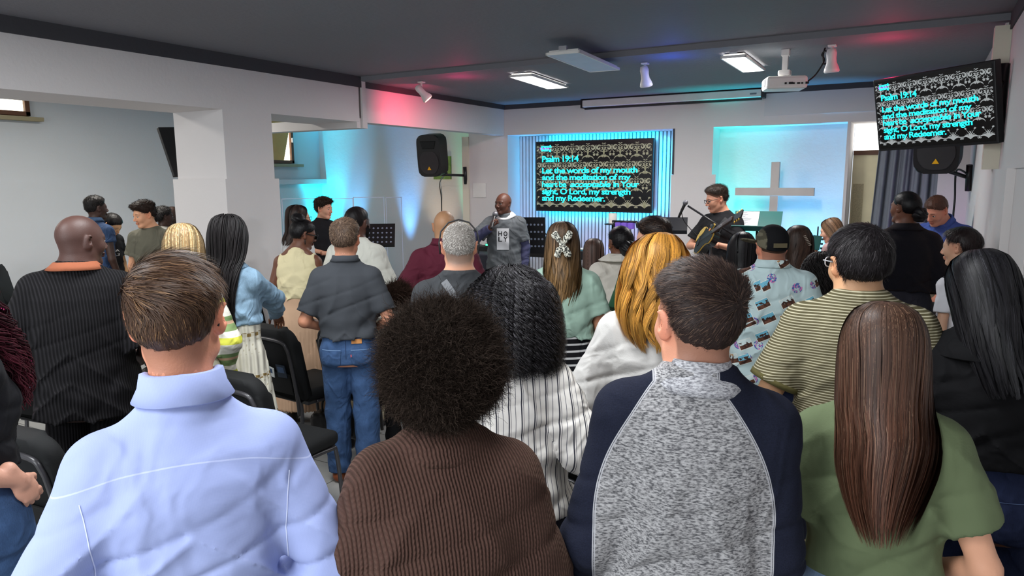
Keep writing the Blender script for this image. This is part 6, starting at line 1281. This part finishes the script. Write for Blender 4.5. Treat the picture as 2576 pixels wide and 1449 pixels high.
bm=bmesh.new(); lathe(bm,[(.018,.0),(.020,.004),(.018,.006)],(.06,.036,-.06),16,Matrix.Rotation(rad(-90),3,'X')); bobj('sound_holes',bm,plain(C(196,120,50),.4),t)
fm=floral()
D=person('person','man in a pale blue printed holiday shirt and backward camouflage cap, seen from behind',1945,572,3.88,rel=4,hrel=22,skin=C(196,132,106),w=1.12,drop=-.015,extra=0,res=.010,arms=(((.27,-.04,1.12),(.25,.05,.90),(-1,0,0),.5,None),'front'),
  top=dict(mat=fm,name='holiday_shirt',sl=.85,sw=.035,loose=.028,e=.014,hem=.83,fold=.006,res=.008,collar=(fm,.030,.002,.016)),bottom=dict(mat=dk_jeans),fade=(C(90,66,54),.5,-.02),hair=dict(kind='short',col=C(70,50,40),tt=.004,ts=.003,tb=.003,n=0,nz=0))
hs=D['hs']; F_=Fld([-.13,-.15,-.06],[.13,.15,.16],.006); F_.ell((0,-.012,.030),(.090,.111,.100),.01); F_.F=np.maximum(F_.F,(.012-F_.ax[2][None,None,:]-.25*F_.ax[1][None,:,None]*-1)*.9).astype(np.float32); v,q=F_.mesh()
capc=np.where(((np.abs(v[:,0])<.062)&(v[:,1]<.02))[:,None],np.array(C(24,24,26))[None],np.array(C(92,88,74))[None]*(.6+.6*(np.sin(v[:,:1]*90+3*np.sin(v[:,2:]*60))>0)))
D['cap']=npmesh('baseball_cap',ap(D['HM'],v*hs),q,attr_mat('cap_cloth',.9,.1),D['root'],capc)
F_=Fld([-.20,-.12,-.03],[.0,.12,.10],.006); F_.ell((-.095,.045,.030),(.075,.065,.008),.01,rz(.6)@ry(.25)); v,q=F_.mesh(); npmesh('cap_peak',ap(D['HM'],v*hs),q,bpy.data.materials['cap_cloth'],D['root'],np.array(C(96,90,74))[None]*(.55+.6*(np.sin(v[:,:1]*120+3*np.sin(v[:,1:2]*90))>0)))
box('cap_strap',(-.035,-.006,-.012),(.035,.004,.012),plain(C(96,88,66),.8),D['root']).matrix_local=Matrix([list(r) for r in (D['HM']@m4(t=np.array((0.0,-.122,.020))*hs))])
D=person('person','woman with smooth black shoulder length hair between the guitarist and the flowered shirt',1868,583,4.85,rel=4,sex='f',skin='tan',w=1.0,extra=.012,top=dict(mat=plain(C(190,188,184),.85),name='top',sleeve='long'),bottom=dict(mat=blackp),hair=dict(kind='long',rings=rl(.24,1.12,.10,A2=100),n=3200,col=C(28,26,28),w=.003,clumps=80,m=14,gloss=True,rag=.15))
D=person('person','woman with dark brown half-up hair and a clear claw clip right of the flowered shirt',2010,567,4.85,rel=0,sex='f',skin='tan',w=1.02,extra=.012,top=dict(mat=plain(C(120,70,84),.85),name='top',sleeve='long'),bottom=dict(mat=blackp),hair=dict(kind='long',rings=rl(.30,1.15,.10,A2=95),n=3000,col=C(52,38,32),tip=C(78,56,44),w=.003,wave=.010,wk=2,clumps=60,m=16,gloss=True))
bm=bmesh.new()
for k in range(7): add_tube(bm,[tuple(ap(D['HM'],np.array((.03+k*.006,-.118,.05-k*.010)))),tuple(ap(D['HM'],np.array((.045+k*.006,-.140,.055-k*.010))))],.003,5)
bobj('claw_clip',bm,plain(C(190,176,160),.2,.6),D['root'])
D=person('person','woman with long light brown hair in profile facing left, beside a guitar headstock',2086,546,6.4,rel=50,hrel=78,pitch=18,sex='f',skin='pale',w=.95,base=.15,extra=.012,arms=('front','front'),top=dict(mat=plain(C(206,170,170),.85),name='top',sleeve='long'),bottom=dict(mat=blackp),hair=dict(kind='long',rings=rl(.36,1.0,.08,A2=90),n=2200,col=C(120,92,70),tip=C(140,110,84),w=.003,clumps=60,gloss=True))
a=at_depth(2054,612,6.3); t=thing('acoustic_guitar','teal headstock of a guitar held up beside the light brown hair','guitar',tuple(a)); t.rotation_euler=(0,rad(4),0)
bm=bmesh.new(); prism(bm,[(-.03,-.06),(.03,-.06),(.036,.07),(-.036,.07)],-.008,.008,.003); bobj('headstock',bm,plain(C(36,90,86),.4),t)
bm=bmesh.new()
for k in range(3):
    for sg in(-1,1): add_tube(bm,[(sg*.034,0,-.04+k*.04),(sg*.052,0,-.04+k*.04)],.009,8)
bobj('tuning_pegs',bm,plain(C(30,70,70),.4),t); tube('neck',[(0,0,-.06),(-.05,.02,-.46)],.022,plain(C(90,60,40),.4),t)
bm=bmesh.new(); prism(bm,[(p[0]*1.0,p[1]) for p in gout(1.05)],-.045,.045,.01); g_=bobj('body',bm,plain(C(150,104,58),.35),t); g_.rotation_euler=(0,rad(98),0); g_.location=(-.06,.03,-.66)
tube('clip_on_tuner',[(0,0,.07),(-.004,-.01,.15)],.006,M_BLACK,t)
D=person('person','person with tousled black curls in a brown jacket, low beside the striped olive tee',2068,640,4.25,rel=0,sex='f',skin='tan',w=.95,extra=.02,top=dict(mat=plain(C(104,78,60),.9),name='jacket',sleeve='long',e=.02,collar=(plain(C(124,92,68),.9),.04,.01,.03)),bottom=dict(mat=blackp),hair=dict(kind='long',rings=rl(.20,1.15,.11,A2=110,top=.01),n=900,col=BLK,mode='tube',r=.0022,m=40,curl=.008,ck=5,clumps=200,vol=.015))
bsw=knit(C(22,23,30),900,1000,.001,.2,'fine_knit')
D=person('person','woman in a black sweater with a sleek black low bun, face turned left',2284,482,5.05,rel=12,hrel=52,pitch=-2,sex='f',skin='brown',w=1.15,extra=.006,hres=.005,arms=('front','front'),top=dict(mat=bsw,name='sweater',sleeve='long',e=.018,loose=.03,sw=.025,hem=1.07,fold=.006,collar=(bsw,.022,.008,.004)),bottom=dict(mat=blk_den,waist=1.12),
  hair=dict(kind='short',col=JET,tt=.010,ts=.008,tb=.012,nz=.0005,n=3500,L=.03,w=.002,flow=lambda p:np.stack([-p[:,0]*3,-1+0*p[:,0],-.4+0*p[:,0]],1),lift=.05,gloss=True))
bun(D,(0,-.130,-.045),(.052,.050,.055),JET)
D=person('person','man in a blue shirt bending forward over the low table at the right',2346,527,6.0,rel=150,hrel=146,pitch=6,skin=C(196,132,108),w=1.05,H=1.80,extra=.01,lean=26,arms=(('ikl',(.10,.30,1.02),(.8,-.3,-.3),(0,0,-1),.4,None),('ikl',(.10,.32,1.0),(.8,-.3,-.3),(0,0,-1),.4,None)),
  top=dict(mat=plain(C(62,82,150),.8,bmp=.003,bs=10),name='shirt',sleeve='34',e=.014,sw=.02,loose=.02,collar=(plain(C(62,82,150),.8,bmp=.003,bs=10),.03,.006,.014)),bottom=dict(mat=khaki),fade=(C(90,62,50),.5,-.01),hair=dict(kind='short',col=C(84,56,44),tt=.012,ts=.004,tb=.005,n=1200,L=.012,w=.002,lift=.6))
D=person('person','boy with a black bowl haircut in a white top with dark shoulders, facing left',2420,568,4.1,rel=40,hrel=70,pitch=6,skin=C(206,160,132),w=.74,extra=.02,headscale=.93,arms=('front','front'),top=dict(mat=stripes('z',[(.5,C(214,214,220)),(1.,C(40,42,52))],2.62),name='top',sleeve='short'),bottom=dict(mat=blackp),
  hair=dict(kind='short',col=C(38,28,28),tt=.022,ts=.022,tb=.024,line=.018,nz=.001,n=2500,L=.05,w=.0022,m=6,flow=flow_crown((0,-.03,.12),.5),lift=.05,gloss=True,front=.01))
bf=plain(C(22,22,24),.9,.15,bmp=.002,bs=22)
D=person('person','woman with long black hair, black knit top and dark blue jeans at the right edge',2462,622,2.22,rel=6,hrel=34,pitch=16,sex='f',skin='brown',w=1.08,extra=.014,hres=.0045,arms=('front','front'),top=dict(mat=bf,name='knit_top',sleeve='long',e=.014,loose=.022,sw=.025,hem=1.08,fold=.009,res=.008,collar=(bf,.05,.014,.05),cz=1.40),bottom=dict(mat=dk_jeans,waist=1.12),
  hair=dict(kind='long',rings=[(.128,.002,.002,-.02,0,180),(.124,.04,.045,-.02,0,180),(.10,.078,.09,-.018,0,160),(.05,.098,.110,-.018,0,128),(-.02,.106,.112,-.024,.004,112),(-.10,.110,.104,-.036,.01,104),(-.18,.116,.088,-.06,.016,96),(-.26,.12,.07,-.085,.024,88),(-.36,.10,.05,-.105,.03,80)],n=13000,col=C(26,25,28),tip=C(28,27,30),w=.0013,wave=.009,wk=2,clumps=90,m=20,rag=.4,gloss=True,cl=.5,hi=(C(44,44,48),.12)))
bv,_=surf(D,'bottom'); s_=D['s']
for sg in(-1,1): patch(D,'bottom',sg*.085-.055,sg*.085+.055,.86*s_,.98*s_,dk_jeans,'back_pocket',False,.004,bv,taper=.15); stitch(D,'bottom',[(sg*.085-.054,.98*s_),(sg*.085+.054,.98*s_)],.002,plain(C(70,86,120),.8),bv=bv,front=False,off=.0055)
# ---- far left -------------------------------------------------------
D=person('person','tall young man in a denim jacket in profile facing right by the left wall',237,493,7.3,rel=-50,hrel=-66,skin='dark',w=.95,extra=.014,top=dict(mat=denim(C(44,62,92),'mid_denim'),name='denim_jacket',sleeve='short',sl=.4,e=.016,collar=(denim(C(60,82,112),'mid_denim'),.03,.006,.02)),bottom=dict(mat=blackp),hair=dict(kind='short',col=BLK,tt=.024,ts=.006,tb=.008,nz=.002,sk=C(40,28,24),n=1500,L=.01,w=.003,lift=.9))
D=person('person','boy in a black tee with cropped black hair, head bowed, by the left wall',291,528,7.6,rel=215,hrel=228,pitch=38,skin='olive',w=.9,extra=.012,arms=('down','down'),top=dict(mat=bt_,name='tee_shirt'),bottom=dict(mat=blackp),hair=dict(kind='short',col=BLK,tt=.016,ts=.010,tb=.012,nz=.001,n=2000,L=.02,w=.003,lift=.1,gloss=True,line=-.006))
bv,_=surf(D,'top')
for k,s_ in enumerate(('FA','2.3')): decal_text(D,'top',s_,-.02,(1.26-.05*k)*D['s'],.08,.03,plain(C(190,190,190),.8),bv=bv)
D=person('person','young man with swept dark hair in an olive grey tee, facing left',356,503,6.8,rel=158,hrel=118,pitch=12,skin='tan',w=.98,extra=.022,top=dict(mat=plain(C(92,90,78),.85,bmp=.002,bs=10),name='tee_shirt',sw=.025),bottom=dict(mat=blackp),hair=dict(kind='short',col=DBR,tt=.030,ts=.008,tb=.010,front=.014,nz=.002,n=2500,L=.03,w=.003,lift=.5,flow=lambda p:np.stack([0*p[:,0],1+0*p[:,0],.2+0*p[:,0]],1)))
D=person('person','woman in a white jacket with gathered black hair beside the square column, facing right',408,518,7.7,rel=-58,hrel=-72,sex='f',skin='dark',w=.98,extra=.012,top=dict(mat=plain(C(220,216,206),.85,bmp=.003,bs=14),name='jacket',sleeve='long',e=.016),bottom=dict(mat=blackp),hair=dict(kind='short',col=BLK,tt=.018,ts=.016,tb=.024,nz=.002,n=1500,L=.03,w=.003))
bun(D,(0,-.13,-.02),(.05,.05,.055),BLK)
D=person('person','woman with a dark fringe, face just in front of the square column',434,520,8.2,rel=-75,hrel=-78,sex='f',skin='olive',extra=.012,top=dict(mat=blackp,name='top',sleeve='long'),bottom=dict(mat=blackp),hair=dict(kind='long',rings=rl(.22,1.0,.08,A2=90),n=900,col=DBR,w=.004,gloss=True))
D=person('person','child with a round curly dark head in the aisle beyond the jeans man',1000,716,4.6,rel=0,skin='brown',w=.85,sex='f',headscale=1.05,top=dict(mat=plain(C(150,150,150),.8),name='tee_shirt'),bottom=dict(mat=blackp),hair=dict(kind='afro',col=C(44,32,26),r=(.100,.105,.10),c=(0,-.015,.03),n=5000,L=.02,w=.0016,res=.009))
# ---- left edge -------------------------------------------------------
pk=plain(C(214,50,128),.7,bmp=.003,bs=20)
D=person('person','person in a bright pink blouse at the far left edge, mostly out of frame',-95,640,3.7,rel=-35,sex='f',skin='brown',w=1.05,extra=.01,H=1.50,arms=('down',((.27,.02,1.13),(.30,.20,1.0),(-1,0,0),.4,None)),top=dict(mat=pk,name='blouse',sleeve='long',e=.02,sw=.025,fold=.008),bottom=dict(mat=blackp),hair=dict(kind='short',col=BLK,tt=.02,ts=.014,tb=.02,n=500))
bk3=plain(C(24,24,28),.88,.2,bmp=.002,bs=14)
D=person('person','woman at the left edge with dark red curls, black top and blue jeans',-160,640,2.05,rel=-66,sex='f',skin=C(206,156,134),w=1.12,extra=.01,H=1.70,res=.009,arms=('down',('ikl',(.19,.05,1.05),(.2,-1,0),(-.9,-.2,.1),.75,(-.05,.5,-.85))),top=dict(mat=bk3,name='knit_top',sleeve='34',e=.014,hem=1.07,fold=.006,res=.008),bottom=dict(mat=bl_jeans,waist=1.10,leg=.012),
  hair=dict(kind='long',rings=[(.128,.002,.002,-.02,0,180),(.12,.05,.05,-.02,0,180),(.09,.09,.10,-.018,0,160),(.03,.11,.12,-.015,0,135),(-.05,.125,.12,-.01,0,130),(-.13,.12,.11,.02,0,150),(-.22,.10,.09,.07,0,170),(-.32,.085,.075,.10,0,178),(-.43,.06,.055,.10,0,180)],n=1100,col=C(44,18,26),tip=C(74,22,34),mode='tube',r=.0016,m=60,curl=.010,ck=6,clumps=120,vol=.03,rag=.4,base=True))
